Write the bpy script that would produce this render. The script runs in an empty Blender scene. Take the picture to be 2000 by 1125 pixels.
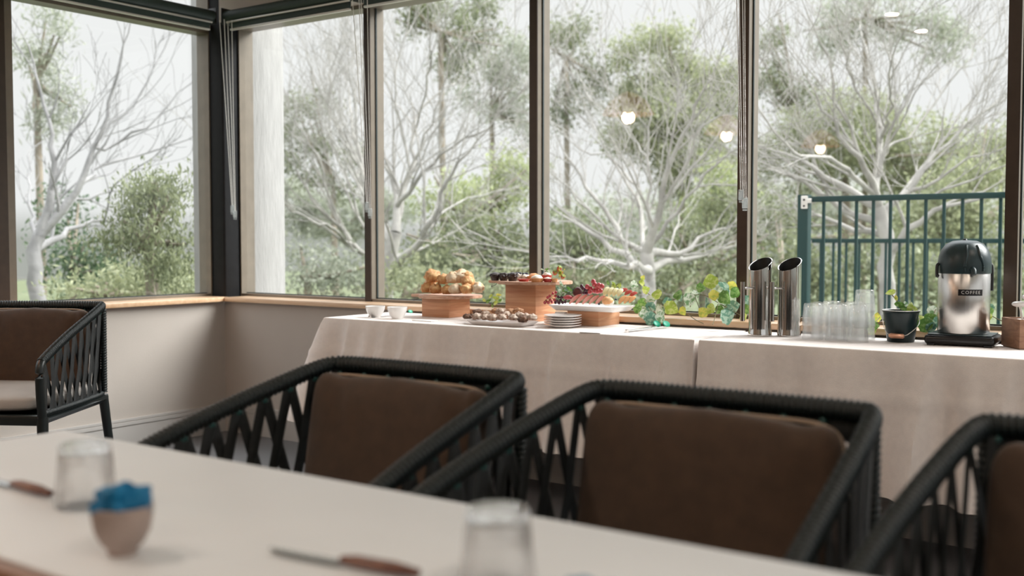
import bpy, bmesh, math, random
import numpy as np
from mathutils import Vector, Matrix, noise as mnoise
PI = math.pi
R = math.radians
SC = bpy.context.scene
COL = SC.collection

# ------------------------------------------------------------------ camera
CX, CY, CZ = 4.89, -4.02, 1.10
F = 2085.0
PITCH = R(2.62); YAW = R(35.5)
cam_d = bpy.data.cameras.new('camera'); cam = bpy.data.objects.new('camera', cam_d); COL.objects.link(cam)
cam.location = (CX, CY, CZ); cam.rotation_euler = (PI/2 - PITCH, 0, YAW)
cam_d.sensor_width = 36; cam_d.lens = F*36/2000; cam_d.clip_start = .05; cam_d.clip_end = 500
cam_d.dof.use_dof = True; cam_d.dof.focus_distance = 3.95; cam_d.dof.aperture_fstop = 2.4; cam_d.dof.aperture_blades = 0
SC.camera = cam
CM = cam.rotation_euler.to_matrix()

# ------------------------------------------------------------------ sky, sun, exposure
SC.view_settings.view_transform = 'Standard'; SC.view_settings.look = 'None'
SC.view_settings.gamma = 1.0; SC.view_settings.use_curve_mapping = False
SC.view_settings.exposure = 0.18
SC.cycles.max_bounces = 16; SC.cycles.diffuse_bounces = 4; SC.cycles.glossy_bounces = 3
SC.cycles.transmission_bounces = 16; SC.cycles.transparent_max_bounces = 24
SC.cycles.caustics_reflective = False; SC.cycles.caustics_refractive = False
SC.cycles.sample_clamp_indirect = 4.0
W = bpy.data.worlds.new('overcast_sky'); SC.world = W; W.use_nodes = True
nt = W.node_tree; nt.nodes.clear()
wo = nt.nodes.new('ShaderNodeOutputWorld'); bg = nt.nodes.new('ShaderNodeBackground')
tc = nt.nodes.new('ShaderNodeTexCoord'); sx = nt.nodes.new('ShaderNodeSeparateXYZ'); rp = nt.nodes.new('ShaderNodeValToRGB')
nt.links.new(tc.outputs['Generated'], sx.inputs[0]); nt.links.new(sx.outputs['Z'], rp.inputs[0])
e = rp.color_ramp.elements
e[0].position = 0.0; e[0].color = (.40, .41, .38, 1)
e[1].position = 0.03; e[1].color = (.82, .82, .82, 1)
for p_, c_ in ((.30, (.86, .86, .86, 1)), (.55, (2.3, 2.32, 2.4, 1)), (1.0, (4.0, 4.05, 4.2, 1))):
    n_ = e.new(p_); n_.color = c_
nt.links.new(rp.outputs[0], bg.inputs[0]); bg.inputs[1].default_value = 1.0
nt.links.new(bg.outputs[0], wo.inputs[0])
sun_d = bpy.data.lights.new('bright_overcast', 'SUN'); sun_d.energy = 6.5; sun_d.angle = R(40); sun_d.color = (1, .99, .97)
sun = bpy.data.objects.new('bright_overcast', sun_d); COL.objects.link(sun)
sun.rotation_euler = Vector((.58, .56, .66)).to_track_quat('Z', 'Y').to_euler()

# ------------------------------------------------------------------ small maths: where a line of sight meets a real plane
def ray(px, py):
    return CM @ Vector(((px-1000)/F, -(py-562.5)/F, -1))
def atz(px, py, z):
    d = ray(px, py); k = (z-CZ)/d.z; return Vector((CX+d.x*k, CY+d.y*k, z))
def aty(px, py, y):
    d = ray(px, py); k = (y-CY)/d.y; return Vector((CX+d.x*k, y, CZ+d.z*k))
def atx(px, py, x):
    d = ray(px, py); k = (x-CX)/d.x; return Vector((x, CY+d.y*k, CZ+d.z*k))
def atd(px, py, dist):
    d = ray(px, py); return Vector((CX, CY, CZ)) + d*dist

# ------------------------------------------------------------------ materials
def new_mat(name):
    m = bpy.data.materials.new(name); m.use_nodes = True
    return m, m.node_tree, m.node_tree.nodes['Principled BSDF']
def mat(name, col, rough=.6, metal=0.0, var=0.0, scale=8.0, bump=0.0, bscale=60.0, col2=None, stretch=None, spec=None, coat=0.0, sheen=0.0, island=0.0):
    m, t, p = new_mat(name)
    p.inputs['Base Color'].default_value = (*col, 1); p.inputs['Roughness'].default_value = rough
    p.inputs['Metallic'].default_value = metal
    if spec is not None: p.inputs['Specular IOR Level'].default_value = spec
    if coat: p.inputs['Coat Weight'].default_value = coat; p.inputs['Coat Roughness'].default_value = .15
    if sheen: p.inputs['Sheen Weight'].default_value = sheen
    co = t.nodes.new('ShaderNodeTexCoord'); mp = t.nodes.new('ShaderNodeMapping')
    t.links.new(co.outputs['Object'], mp.inputs[0])
    if stretch: mp.inputs['Scale'].default_value = stretch
    if var or col2:
        n = t.nodes.new('ShaderNodeTexNoise'); n.inputs['Scale'].default_value = scale; n.inputs['Detail'].default_value = 5
        t.links.new(mp.outputs[0], n.inputs[0])
        r = t.nodes.new('ShaderNodeValToRGB'); t.links.new(n.outputs[0], r.inputs[0])
        r.color_ramp.elements[0].position = .32; r.color_ramp.elements[1].position = .68
        c2 = col2 or tuple(min(1, c*(1+var)) for c in col); c1 = col if col2 else tuple(c*(1-var) for c in col)
        r.color_ramp.elements[0].color = (*c1, 1); r.color_ramp.elements[1].color = (*c2, 1)
        t.links.new(r.outputs[0], p.inputs['Base Color'])
        last = r.outputs[0]
        if island:
            g = t.nodes.new('ShaderNodeNewGeometry'); h = t.nodes.new('ShaderNodeHueSaturation')
            ma = t.nodes.new('ShaderNodeMapRange'); ma.inputs[3].default_value = 1-island; ma.inputs[4].default_value = 1+island
            t.links.new(g.outputs['Random Per Island'], ma.inputs[0]); t.links.new(ma.outputs[0], h.inputs['Value'])
            t.links.new(last, h.inputs['Color']); t.links.new(h.outputs[0], p.inputs['Base Color'])
    if bump:
        n = t.nodes.new('ShaderNodeTexNoise'); n.inputs['Scale'].default_value = bscale; n.inputs['Detail'].default_value = 4
        t.links.new(mp.outputs[0], n.inputs[0])
        b = t.nodes.new('ShaderNodeBump'); b.inputs['Strength'].default_value = bump; b.inputs['Distance'].default_value = .01
        t.links.new(n.outputs[0], b.inputs['Height']); t.links.new(b.outputs[0], p.inputs['Normal'])
    return m
def wood(name, c1, c2, grain=(2, 30, 30), scale=3.0, rough=.45, coat=0.0, planks=None):
    m, t, p = new_mat(name)
    co = t.nodes.new('ShaderNodeTexCoord'); mp = t.nodes.new('ShaderNodeMapping'); mp.inputs['Scale'].default_value = grain
    t.links.new(co.outputs['Object'], mp.inputs[0])
    n = t.nodes.new('ShaderNodeTexNoise'); n.inputs['Scale'].default_value = scale; n.inputs['Detail'].default_value = 6; n.inputs['Distortion'].default_value = .6
    t.links.new(mp.outputs[0], n.inputs[0])
    r = t.nodes.new('ShaderNodeValToRGB'); r.color_ramp.elements[0].position = .3; r.color_ramp.elements[1].position = .7
    r.color_ramp.elements[0].color = (*c1, 1); r.color_ramp.elements[1].color = (*c2, 1)
    t.links.new(n.outputs[0], r.inputs[0]); out = r.outputs[0]
    if planks:
        s = t.nodes.new('ShaderNodeSeparateXYZ'); t.links.new(co.outputs['Object'], s.inputs[0])
        a = t.nodes.new('ShaderNodeMath'); a.operation = 'MULTIPLY'; a.inputs[1].default_value = 1/planks; t.links.new(s.outputs['Z'], a.inputs[0])
        f = t.nodes.new('ShaderNodeMath'); f.operation = 'FLOOR'; t.links.new(a.outputs[0], f.inputs[0])
        w = t.nodes.new('ShaderNodeTexWhiteNoise'); w.noise_dimensions = '1D'; t.links.new(f.outputs[0], w.inputs['W'])
        mr = t.nodes.new('ShaderNodeMapRange'); mr.inputs[3].default_value = .82; mr.inputs[4].default_value = 1.12; t.links.new(w.outputs[0], mr.inputs[0])
        h = t.nodes.new('ShaderNodeHueSaturation'); t.links.new(mr.outputs[0], h.inputs['Value']); t.links.new(out, h.inputs['Color']); out = h.outputs[0]
    t.links.new(out, p.inputs['Base Color']); p.inputs['Roughness'].default_value = rough
    if coat: p.inputs['Coat Weight'].default_value = coat; p.inputs['Coat Roughness'].default_value = .2
    b = t.nodes.new('ShaderNodeBump'); b.inputs['Strength'].default_value = .15; b.inputs['Distance'].default_value = .004
    t.links.new(n.outputs[0], b.inputs['Height']); t.links.new(b.outputs[0], p.inputs['Normal'])
    return m
def pane_mat(name, tint, haze, refl):
    m = bpy.data.materials.new(name); m.use_nodes = True; t = m.node_tree; t.nodes.clear()
    o = t.nodes.new('ShaderNodeOutputMaterial'); tr = t.nodes.new('ShaderNodeBsdfTransparent'); tr.inputs[0].default_value = (*tint, 1)
    gl = t.nodes.new('ShaderNodeBsdfGlossy'); gl.inputs['Roughness'].default_value = 0.0
    fr = t.nodes.new('ShaderNodeFresnel'); fr.inputs[0].default_value = refl
    ge = t.nodes.new('ShaderNodeNewGeometry'); iv = t.nodes.new('ShaderNodeMath'); iv.operation = 'SUBTRACT'; iv.inputs[0].default_value = 1
    mu = t.nodes.new('ShaderNodeMath'); mu.operation = 'MULTIPLY'; t.links.new(ge.outputs['Backfacing'], iv.inputs[1]); t.links.new(fr.outputs[0], mu.inputs[0]); t.links.new(iv.outputs[0], mu.inputs[1])
    mx = t.nodes.new('ShaderNodeMixShader'); t.links.new(mu.outputs[0], mx.inputs[0]); t.links.new(tr.outputs[0], mx.inputs[1]); t.links.new(gl.outputs[0], mx.inputs[2])
    last = mx.outputs[0]
    if haze:
        tl = t.nodes.new('ShaderNodeBsdfTranslucent'); tl.inputs[0].default_value = (.9, .92, .9, 1)  # veiling glare and haze imitated by a pale translucent share
        m2 = t.nodes.new('ShaderNodeMixShader'); m2.inputs[0].default_value = haze
        t.links.new(last, m2.inputs[1]); t.links.new(tl.outputs[0], m2.inputs[2]); last = m2.outputs[0]
    t.links.new(last, o.inputs[0]); return m
def leaf_mat(name, c1, c2, trans=.4, isl=.35, rough=.5, mott=None):
    m = bpy.data.materials.new(name); m.use_nodes = True; t = m.node_tree; t.nodes.clear()
    o = t.nodes.new('ShaderNodeOutputMaterial'); df = t.nodes.new('ShaderNodeBsdfPrincipled'); tl = t.nodes.new('ShaderNodeBsdfTranslucent')
    df.inputs['Roughness'].default_value = rough
    g = t.nodes.new('ShaderNodeNewGeometry'); r = t.nodes.new('ShaderNodeValToRGB')
    r.color_ramp.elements[0].color = (*c1, 1); r.color_ramp.elements[1].color = (*c2, 1)
    t.links.new(g.outputs['Random Per Island'], r.inputs[0])
    cs_ = r.outputs[0]
    if mott:
        co = t.nodes.new('ShaderNodeTexCoord'); n = t.nodes.new('ShaderNodeTexNoise'); n.inputs['Scale'].default_value = 70; n.inputs['Detail'].default_value = 4; t.links.new(co.outputs['Object'], n.inputs[0])
        q = t.nodes.new('ShaderNodeValToRGB'); q.color_ramp.elements[0].position = .46; q.color_ramp.elements[1].position = .58; t.links.new(n.outputs[0], q.inputs[0])
        x = t.nodes.new('ShaderNodeMix'); x.data_type = 'RGBA'; t.links.new(q.outputs[0], x.inputs[0]); t.links.new(r.outputs[0], x.inputs[6]); x.inputs[7].default_value = (*mott, 1); cs_ = x.outputs[2]
    t.links.new(cs_, df.inputs[0]); t.links.new(cs_, tl.inputs[0])
    mx = t.nodes.new('ShaderNodeMixShader'); mx.inputs[0].default_value = trans
    t.links.new(df.outputs[0], mx.inputs[1]); t.links.new(tl.outputs[0], mx.inputs[2]); t.links.new(mx.outputs[0], o.inputs[0])
    return m

M = {}
M['wall'] = mat('wall_paint', (.47, .425, .385), .75, var=.03, scale=3, bump=.08, bscale=180)
M['ceil'] = mat('ceiling_paint', (.75, .72, .68), .8, var=.02)
M['carpet'] = mat('carpet', (.22, .22, .23), .95, var=.35, scale=220, bump=.6, bscale=300, stretch=(1, 6, 1))
M['base'] = mat('skirting_paint', (.50, .48, .46), .4)
M['sill'] = wood('sill_timber', (.58, .36, .21), (.72, .50, .32), (1.5, 14, 14), 3, .32, coat=.5)
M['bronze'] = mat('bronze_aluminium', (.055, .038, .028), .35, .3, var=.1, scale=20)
M['stile'] = mat('lit_bronze_aluminium', (.20, .17, .135), .35, .15, var=.08, scale=15)  # same bronze finish, daylight on the frame sides put into a paler colour
M['black'] = mat('black_steel', (.008, .008, .009), .65, .0, var=.2, scale=30, spec=.2)
M['gasket'] = mat('dark_gasket', (.01, .02, .02), .5)
M['render'] = mat('exterior_render', (.32, .315, .305), .9, var=.09, scale=9, bump=.45, bscale=30, stretch=(5, 5, .6))
M['pane'] = pane_mat('window_glass', (.975, .985, .98), .004, 1.5)
M['blind'] = mat('blind_fabric', (.018, .035, .032), .55, var=.2, scale=200, bump=.2, bscale=400)
M['alu'] = mat('pale_aluminium', (.72, .70, .67), .35, .4)
M['chainm'] = mat('steel_bead_chain', (.78, .76, .74), .3, .5)
M['plastic'] = pane_mat('clear_plastic', (.86, .88, .88), .12, 1.6)
M['rope'] = mat('black_rope', (.003, .008, .008), .34, var=.35, scale=160, bump=.3, bscale=500)
M['strap'] = mat('dark_rope_strap', (.005, .007, .007), .5, var=.3, scale=120, bump=.4, bscale=420)
M['tie'] = mat('teal_tie', (.02, .075, .07), .3)
M['legm'] = mat('black_powdercoat', (.008, .012, .012), .35)
M['tan'] = mat('brown_cushion_fabric', (.066, .036, .020), .85, var=.14, scale=30, bump=.35, bscale=500, sheen=.12)
M['pipe'] = mat('cushion_piping', (.34, .25, .18), .8)
M['cream'] = mat('pale_seat_fabric', (.45, .42, .39), .85, var=.05, bump=.3, bscale=500)
M['cloth'] = mat('linen_tablecloth', (.87, .80, .76), .85, var=.03, scale=40, bump=.25, bscale=420, sheen=.2)
M['topw'] = mat('white_laminate', (.88, .915, .95), .42, var=.01)
M['edgew'] = wood('table_edge_timber', (.22, .10, .05), (.34, .17, .09), (2, 20, 20), 3, .4)
M['oak'] = wood('pine_block', (.50, .22, .11), (.66, .37, .21), (1.5, 3, 26), 3, .55, planks=.031)
M['board'] = wood('acacia_board', (.40, .21, .14), (.62, .40, .28), (3, 24, 24), 3, .5)
M['porc'] = mat('white_porcelain', (.86, .86, .85), .12, coat=.5)
M['porc2'] = mat('stoneware', (.80, .76, .74), .2, coat=.4)
M['steel'] = mat('polished_steel', (.66, .64, .62), .10, 1.0, bump=.03, bscale=14, stretch=(1, 1, .2))
M['brushed'] = mat('brushed_steel', (.64, .62, .60), .24, 1.0, bump=.08, bscale=90, stretch=(6, 6, .02))
M['dkin'] = mat('dark_steel_inside', (.03, .03, .03), .4, .6)
M['airb'] = mat('airpot_plastic', (.012, .028, .032), .32, bump=.05, bscale=300)
M['blackp'] = mat('black_plastic', (.006, .006, .007), .3)
M['copper'] = mat('copper', (.72, .38, .26), .28, .9)
M['green'] = mat('green_silicone', (.0, .33, .20), .35)
M['tglass'] = pane_mat('drinking_glass', (1, 1, 1), .10, 1.9)
_t = M['tglass'].node_tree; _o = [n for n in _t.nodes if n.type == 'OUTPUT_MATERIAL'][0]; _l = _o.inputs[0].links[0].from_socket
_g = _t.nodes.new('ShaderNodeBsdfGlass'); _g.inputs['IOR'].default_value = 1.45; _g.inputs['Roughness'].default_value = .02; _m = _t.nodes.new('ShaderNodeMixShader'); _m.inputs[0].default_value = .12
_t.links.new(_l, _m.inputs[1]); _t.links.new(_g.outputs[0], _m.inputs[2]); _t.links.new(_m.outputs[0], _o.inputs[0])
M['blue'] = mat('blue_paper', (.0, .17, .36), .6, var=.3, scale=30)
M['clay'] = mat('beige_ceramic', (.40, .31, .27), .5, var=.08, scale=10)
M['white'] = mat('white_paper', (.86, .85, .84), .7)
M['rail'] = mat('green_railing_paint', (.003, .028, .026), .6, spec=.2)
M['bark'] = mat('pale_bark', (.37, .355, .33), .9, var=.25, scale=6, bump=.6, bscale=20)
M['bark2'] = mat('grey_bark', (.27, .265, .265), .9, var=.2, scale=5, bump=.6, bscale=20)
M['barkd'] = mat('brown_bark', (.26, .22, .17), .9, var=.3, scale=6, bump=.6, bscale=20)
M['grass'] = mat('grass_ground', (.09, .11, .05), .95, var=.3, scale=1.5)
M['conc'] = mat('deck_concrete', (.45, .45, .44), .8, var=.1)

M['cglass'] = pane_mat('clear_tumbler_glass', (1, 1, 1), .03, 1.6)
_t = M['cglass'].node_tree; _o = [n for n in _t.nodes if n.type == 'OUTPUT_MATERIAL'][0]; _l = _o.inputs[0].links[0].from_socket
_g = _t.nodes.new('ShaderNodeBsdfGlass'); _g.inputs['IOR'].default_value = 1.45; _m = _t.nodes.new('ShaderNodeMixShader'); _m.inputs[0].default_value = .6
_t.links.new(_l, _m.inputs[1]); _t.links.new(_g.outputs[0], _m.inputs[2]); _t.links.new(_m.outputs[0], _o.inputs[0])
# ------------------------------------------------------------------ mesh helpers
def BM(): return bmesh.new()
def obj(name, bm, m, parent=None, smooth=True, world=False, angle=40):
    me = bpy.data.meshes.new(name)
    if world and parent is not None:
        bmesh.ops.translate(bm, verts=bm.verts, vec=-parent.location)
    bm.normal_update(); bm.to_mesh(me); bm.free()
    if smooth:
        me.polygons.foreach_set('use_smooth', [True]*len(me.polygons))
        if angle: me.set_sharp_from_angle(angle=R(angle))
    for mm in (m if isinstance(m, (list, tuple)) else [m]): me.materials.append(mm)
    o = bpy.data.objects.new(name, me); COL.objects.link(o)
    if parent is not None: o.parent = parent
    return o
def tag(o, label=None, cat=None, group=None, kind=None):
    if label: o['label'] = label
    if cat: o['category'] = cat
    if group: o['group'] = group
    if kind: o['kind'] = kind
    return o
def thing(name, label, cat, loc=(0, 0, 0), rz=0.0, group=None, kind=None):
    o = bpy.data.objects.new(name, None); COL.objects.link(o); o.empty_display_size = .05
    o.location = loc; o.rotation_euler = (0, 0, rz)
    return tag(o, label, cat, group, kind)
def copy_tree(o, parent=None):
    c = o.copy(); COL.objects.link(c)
    if parent is not None: c.parent = parent
    for ch in list(o.children): copy_tree(ch, c)
    return c
def box(bm, lo, hi, bev=0.0, mi=0, seg=2):
    lo = Vector(lo); hi = Vector(hi); c = (lo+hi)/2; s = hi-lo
    r = bmesh.ops.create_cube(bm, size=1, matrix=Matrix.Translation(c) @ Matrix.Diagonal((s.x, s.y, s.z, 1)))
    vs = r['verts']; fs = set(f for v in vs for f in v.link_faces)
    for f in fs: f.material_index = mi
    if bev:
        es = set(ed for v in vs for ed in v.link_edges)
        bmesh.ops.bevel(bm, geom=list(es), offset=bev, segments=seg, profile=.5, affect='EDGES')
def lathe(bm, prof, c=(0, 0, 0), n=32, rib=0, ribd=0.0, mi=0, mat4=None):
    """prof: list of (radius, z); radius 0 closes to a point."""
    c = Vector(c); rings = []
    for r, z in prof:
        if r <= 1e-6: v = [bm.verts.new(c+Vector((0, 0, z)))]
        else:
            v = []
            for i in range(n):
                a = 2*PI*i/n; rr = r*(1 - (ribd if (rib and (i*rib//n) % 2) else 0))
                v.append(bm.verts.new(c+Vector((rr*math.cos(a), rr*math.sin(a), z))))
        rings.append(v)
    new = [v for r_ in rings for v in r_]
    for a, b in zip(rings[:-1], rings[1:]):
        if len(a) == 1 and len(b) == 1: continue
        for i in range(n):
            j = (i+1) % n
            if len(a) == 1: f = bm.faces.new((a[0], b[i], b[j]))
            elif len(b) == 1: f = bm.faces.new((a[i], a[j], b[0]))
            else: f = bm.faces.new((a[i], a[j], b[j], b[i]))
            f.material_index = mi
    if mat4 is not None: bmesh.ops.transform(bm, matrix=mat4, verts=new)
    return new
def sweep(bm, pts, rad, n=8, up=(0, 0, 1), cap=True, flat=None, tw=None, mi=0):
    """tube along pts; rad number or list; flat=(a,b) scales of the section; tw(s,theta)->factor"""
    pts = [Vector(p) for p in pts]; k = len(pts)
    rr = rad if isinstance(rad, (list, tuple)) else [rad]*k
    fa, fb = flat or (1, 1); rings = []; s = 0
    up = Vector(up)
    for i, p in enumerate(pts):
        t = (pts[min(i+1, k-1)]-pts[max(i-1, 0)]).normalized()
        side = t.cross(up)
        if side.length < 1e-4: side = t.cross(Vector((1, 0, 0)))
        side.normalize(); u2 = side.cross(t).normalized()
        if i: s += (pts[i]-pts[i-1]).length
        v = []
        for j in range(n):
            a = 2*PI*j/n; q = rr[i]*(tw(s, a) if tw else 1)
            v.append(bm.verts.new(p+side*(math.cos(a)*q*fa)+u2*(math.sin(a)*q*fb)))
        rings.append(v)
    for a, b in zip(rings[:-1], rings[1:]):
        for j in range(n):
            f = bm.faces.new((a[j], a[(j+1) % n], b[(j+1) % n], b[j])); f.material_index = mi
    if cap:
        f = bm.faces.new(rings[0][::-1]); f.material_index = mi
        f = bm.faces.new(rings[-1]); f.material_index = mi
def resample(pts, step):
    pts = [Vector(p) for p in pts]; L = [0.0]
    for a, b in zip(pts[:-1], pts[1:]): L.append(L[-1]+(b-a).length)
    n = max(2, int(round(L[-1]/step))); out = []; i = 0
    for k in range(n+1):
        q = L[-1]*k/n
        while i < len(pts)-2 and L[i+1] < q: i += 1
        out.append(pts[i].lerp(pts[i+1], (q-L[i])/max(1e-9, L[i+1]-L[i])))
    return out
def smooth_path(pts, it=2):
    pts = [Vector(p) for p in pts]
    for _ in range(it):
        q = [pts[0]]
        for a, b in zip(pts[:-1], pts[1:]): q += [a.lerp(b, .25), a.lerp(b, .75)]
        q.append(pts[-1]); pts = q
    return pts
def blob(bm, c, r, seed=0, amp=.15, freq=2.0, sub=3, mi=0, rot=None, flatb=None):
    c = Vector(c); r = Vector(r) if not isinstance(r, (int, float)) else Vector((r, r, r))
    g = bmesh.ops.create_icosphere(bm, subdivisions=sub, radius=1)
    off = Vector((seed*3.1, seed*1.7, seed*2.3))
    for v in g['verts']:
        n = v.co.normalized(); k = 1+amp*mnoise.noise(n*freq+off)+amp*.4*mnoise.noise(n*freq*2.7+off)
        q = n*k
        if flatb is not None and q.z < flatb: q.z = flatb+(q.z-flatb)*.15
        q = Vector((q.x*r.x, q.y*r.y, q.z*r.z))
        if rot is not None: q = rot @ q
        v.co = c+q
    for f in set(f for v in g['verts'] for f in v.link_faces): f.material_index = mi
def np_mesh(name, verts, quads, m, parent=None, smooth=False):
    me = bpy.data.meshes.new(name); nv, nf = len(verts), len(quads)
    me.vertices.add(nv); me.vertices.foreach_set('co', np.asarray(verts, dtype=np.float32).ravel())
    me.loops.add(nf*4); me.loops.foreach_set('vertex_index', np.asarray(quads, dtype=np.int32).ravel())
    me.polygons.add(nf); me.polygons.foreach_set('loop_start', np.arange(0, nf*4, 4, dtype=np.int32))
    me.polygons.foreach_set('loop_total', np.full(nf, 4, dtype=np.int32))
    if smooth: me.polygons.foreach_set('use_smooth', np.ones(nf, dtype=bool))
    me.update(calc_edges=True); me.materials.append(m)
    o = bpy.data.objects.new(name, me); COL.objects.link(o)
    if parent is not None: o.parent = parent
    return o
def struct(name, bm, m, parent=None, **k):
    o = obj(name, bm, m, parent, **k)
    if parent is None: o['kind'] = 'structure'
    return o

# ------------------------------------------------------------------ the room shell
XR, YF, ZC = 7.6, -7.6, 2.72
SILLZ, SB = .7704, .7453
bm = BM(); box(bm, (-.25, YF-.2, -.12), (XR+.2, .25, 0)); struct('floor', bm, M['carpet'], smooth=False)
bm = BM(); box(bm, (-.25, YF-.2, ZC), (XR+.2, .25, ZC+.15)); struct('ceiling', bm, M['ceil'], smooth=False)
bm = BM(); box(bm, (0, 0, 0), (XR, .25, SB)); box(bm, (-.02, 0, 2.33), (XR, .25, ZC)); struct('wall_back', bm, M['wall'], smooth=False)
bm = BM(); box(bm, (-.25, YF, 0), (0, 0, SB)); box(bm, (-.25, YF, 2.66), (0, .0, ZC)); box(bm, (-.25, YF, SB), (0, -3.9, 2.66)); struct('wall_left', bm, M['wall'], smooth=False)
bm = BM(); box(bm, (XR, YF, 0), (XR+.2, .25, SB)); box(bm, (XR, YF, 2.40), (XR+.2, .25, ZC)); box(bm, (XR, YF, SB), (XR+.2, -6.4, 2.40)); struct('wall_right', bm, M['wall'], smooth=False)
for i in range(5):                                  # the glazed right-hand side of the room
    y0_ = -6.4+i*1.28; e_ = bpy.data.objects.new('window_%d' % (20+i), None); COL.objects.link(e_); e_['kind'] = 'structure'; e_.location = (XR+.1, y0_, SB)
    def fr_(bm, a, b, c, d): box(bm, (XR+.08, a, b), (XR+.16, c, d))
    bm = BM(); fr_(bm, y0_, SB, y0_+.045, 2.40); fr_(bm, y0_+1.235, SB, y0_+1.28, 2.40); fr_(bm, y0_+.045, SB, y0_+1.235, SB+.04); fr_(bm, y0_+.045, 2.36, y0_+1.235, 2.40); o_ = obj('window_frame', bm, M['bronze'], e_, smooth=False, world=True)
    bm = BM(); box(bm, (XR+.115, y0_+.045, SB+.04), (XR+.119, y0_+1.235, 2.36)); obj('glass_pane', bm, M['pane'], e_, smooth=False, world=True)
bm = BM(); box(bm, (-.25, YF-.2, 0), (XR+.2, YF, ZC)); struct('wall_front', bm, M['wall'], smooth=False)
# skirting with a moulded top
def skirting(name, axis, a, b, ext):
    bm = BM()
    for z0, z1, t in ((0, .118, .016), (.118, .124, .012), (.124, .140, .019), (.140, .146, .012), (.146, .158, .015)):
        if axis == 'x': box(bm, (a, ext-t, z0), (b, ext, z1))
        else: box(bm, (ext, a, z0), (ext+t, b, z1))
    struct(name, bm, M['base'], smooth=False)
skirting('baseboard_back', 'x', 0, XR, 0); skirting('baseboard_left', 'y', YF, 0, 0)
# timber sills
bm = BM(); box(bm, (.035, -.035, SB), (XR, .165, SILLZ), bev=.003); struct('trim_1', bm, M['sill'], angle=30)
bm = BM(); box(bm, (-.165, -3.9, SB), (.035, .0, SILLZ), bev=.003); struct('trim_2', bm, M['sill'], angle=30)
# corner post
bm = BM(); box(bm, (-.13, .02, SB), (-.02, .13, ZC), bev=.012, seg=3); box(bm, (-.24, .05, SB), (-.05, .24, ZC)); struct('trim_3', bm, M['black'], angle=30)

def bay(n, axis, a, b, z0, z1, z2=None):
    """one glazed opening: perimeter frame and pane; axis x = back wall, y = left wall"""
    e_ = thing('window_%d' % n, None, None, (0, 0, 0)); e_['kind'] = 'structure'
    def bb(bm, u0, u1, w0, w1, za, zb, bev=0, mi=0):      # u along the wall, w = outward depth
        if axis == 'x': box(bm, (u0, w0, za), (u1, w1, zb), bev, mi)
        else: box(bm, (-w1, u0, za), (-w0, u1, zb), bev, mi)
    bm = BM()
    for zz0, zz1 in ([(z0, z1)] if z2 is None else [(z0, z1), (z1+.05, z2)]):
        bb(bm, a, b, .135, .235, zz0, zz0+.014); bb(bm, a, b, .135, .235, zz1-.02, zz1)
    if z2: bb(bm, a, b, .12, .24, z1, z1+.05)
    obj('window_frame', bm, M['stile'], e_, smooth=False)
    bm = BM()
    for zz0, zz1 in ([(z0, z1)] if z2 is None else [(z0, z1), (z1+.05, z2)]):
        bb(bm, a-.004, a+.004, .171, .181, zz0, zz1); bb(bm, b-.004, b+.004, .171, .181, zz0, zz1)
        bb(bm, a, b, .171, .181, zz0+.013, zz0+.019)
    obj('glazing_seal', bm, M['gasket'], e_, smooth=False)
    bm = BM()
    for zz0, zz1 in ([(z0, z1)] if z2 is None else [(z0, z1), (z1+.05, z2)]):
        bb(bm, a, b, .1755, .1765, zz0+.012, zz1-.01)
    for f in [f for f in bm.faces if abs(f.normal.y if axis == 'x' else f.normal.x) < .5]: pass
    obj('glass_pane', bm, M['pane'], e_, smooth=False)
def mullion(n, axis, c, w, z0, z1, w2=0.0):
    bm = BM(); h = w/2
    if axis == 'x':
        box(bm, (c-h, .128, z0), (c+h, .134, z1), mi=0); box(bm, (c-h+.0015, .134, z0), (c+h-.0015, .236, z1), mi=1)  # dark backlit front, paler lit sides: light painted into one finish
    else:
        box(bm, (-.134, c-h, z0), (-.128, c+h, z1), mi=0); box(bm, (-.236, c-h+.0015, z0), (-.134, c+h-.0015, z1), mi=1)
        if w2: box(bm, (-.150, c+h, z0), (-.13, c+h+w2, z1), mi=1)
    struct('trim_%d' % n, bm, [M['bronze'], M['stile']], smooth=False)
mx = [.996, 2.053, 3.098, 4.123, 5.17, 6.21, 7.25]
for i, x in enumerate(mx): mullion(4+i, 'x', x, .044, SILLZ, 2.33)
edges = [-.02]+mx+[XR]
for i in range(len(edges)-1): bay(1+i, 'x', edges[i]+(.022 if i else 0), edges[i+1]-.022, SILLZ, 2.33)
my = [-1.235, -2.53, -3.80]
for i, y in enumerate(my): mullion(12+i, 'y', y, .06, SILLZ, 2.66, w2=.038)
ed = [.02]+my
for i in range(3): bay(9+i, 'y', ed[i+1]+.03, ed[i]-(.03 if i else 0), SILLZ, 2.30, 2.66)
# jambs beside the corner post
bm = BM(); box(bm, (-.236, .012, SILLZ), (-.134, .02, 2.66)); box(bm, (-.02, .134, SILLZ), (-.012, .236, 2.33)); struct('trim_15', bm, M['stile'], smooth=False)
# rendered blade column outside the corner
bm = BM(); box(bm, (-.60, .255, -1.4), (-.045, .505, 3.2), bev=.006); struct('wall_outer', bm, M['render'], angle=30)
# the balcony slab and the ground beyond
bm = BM(); box(bm, (-.6, .25, -.2), (9, 4.6, -.02)); struct('balcony_floor', bm, M['conc'], smooth=False)
bm = BM(); box(bm, (-60, -12, -1.7), (70, 90, -1.5)); struct('ground', bm, M['grass'], smooth=False)

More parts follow.
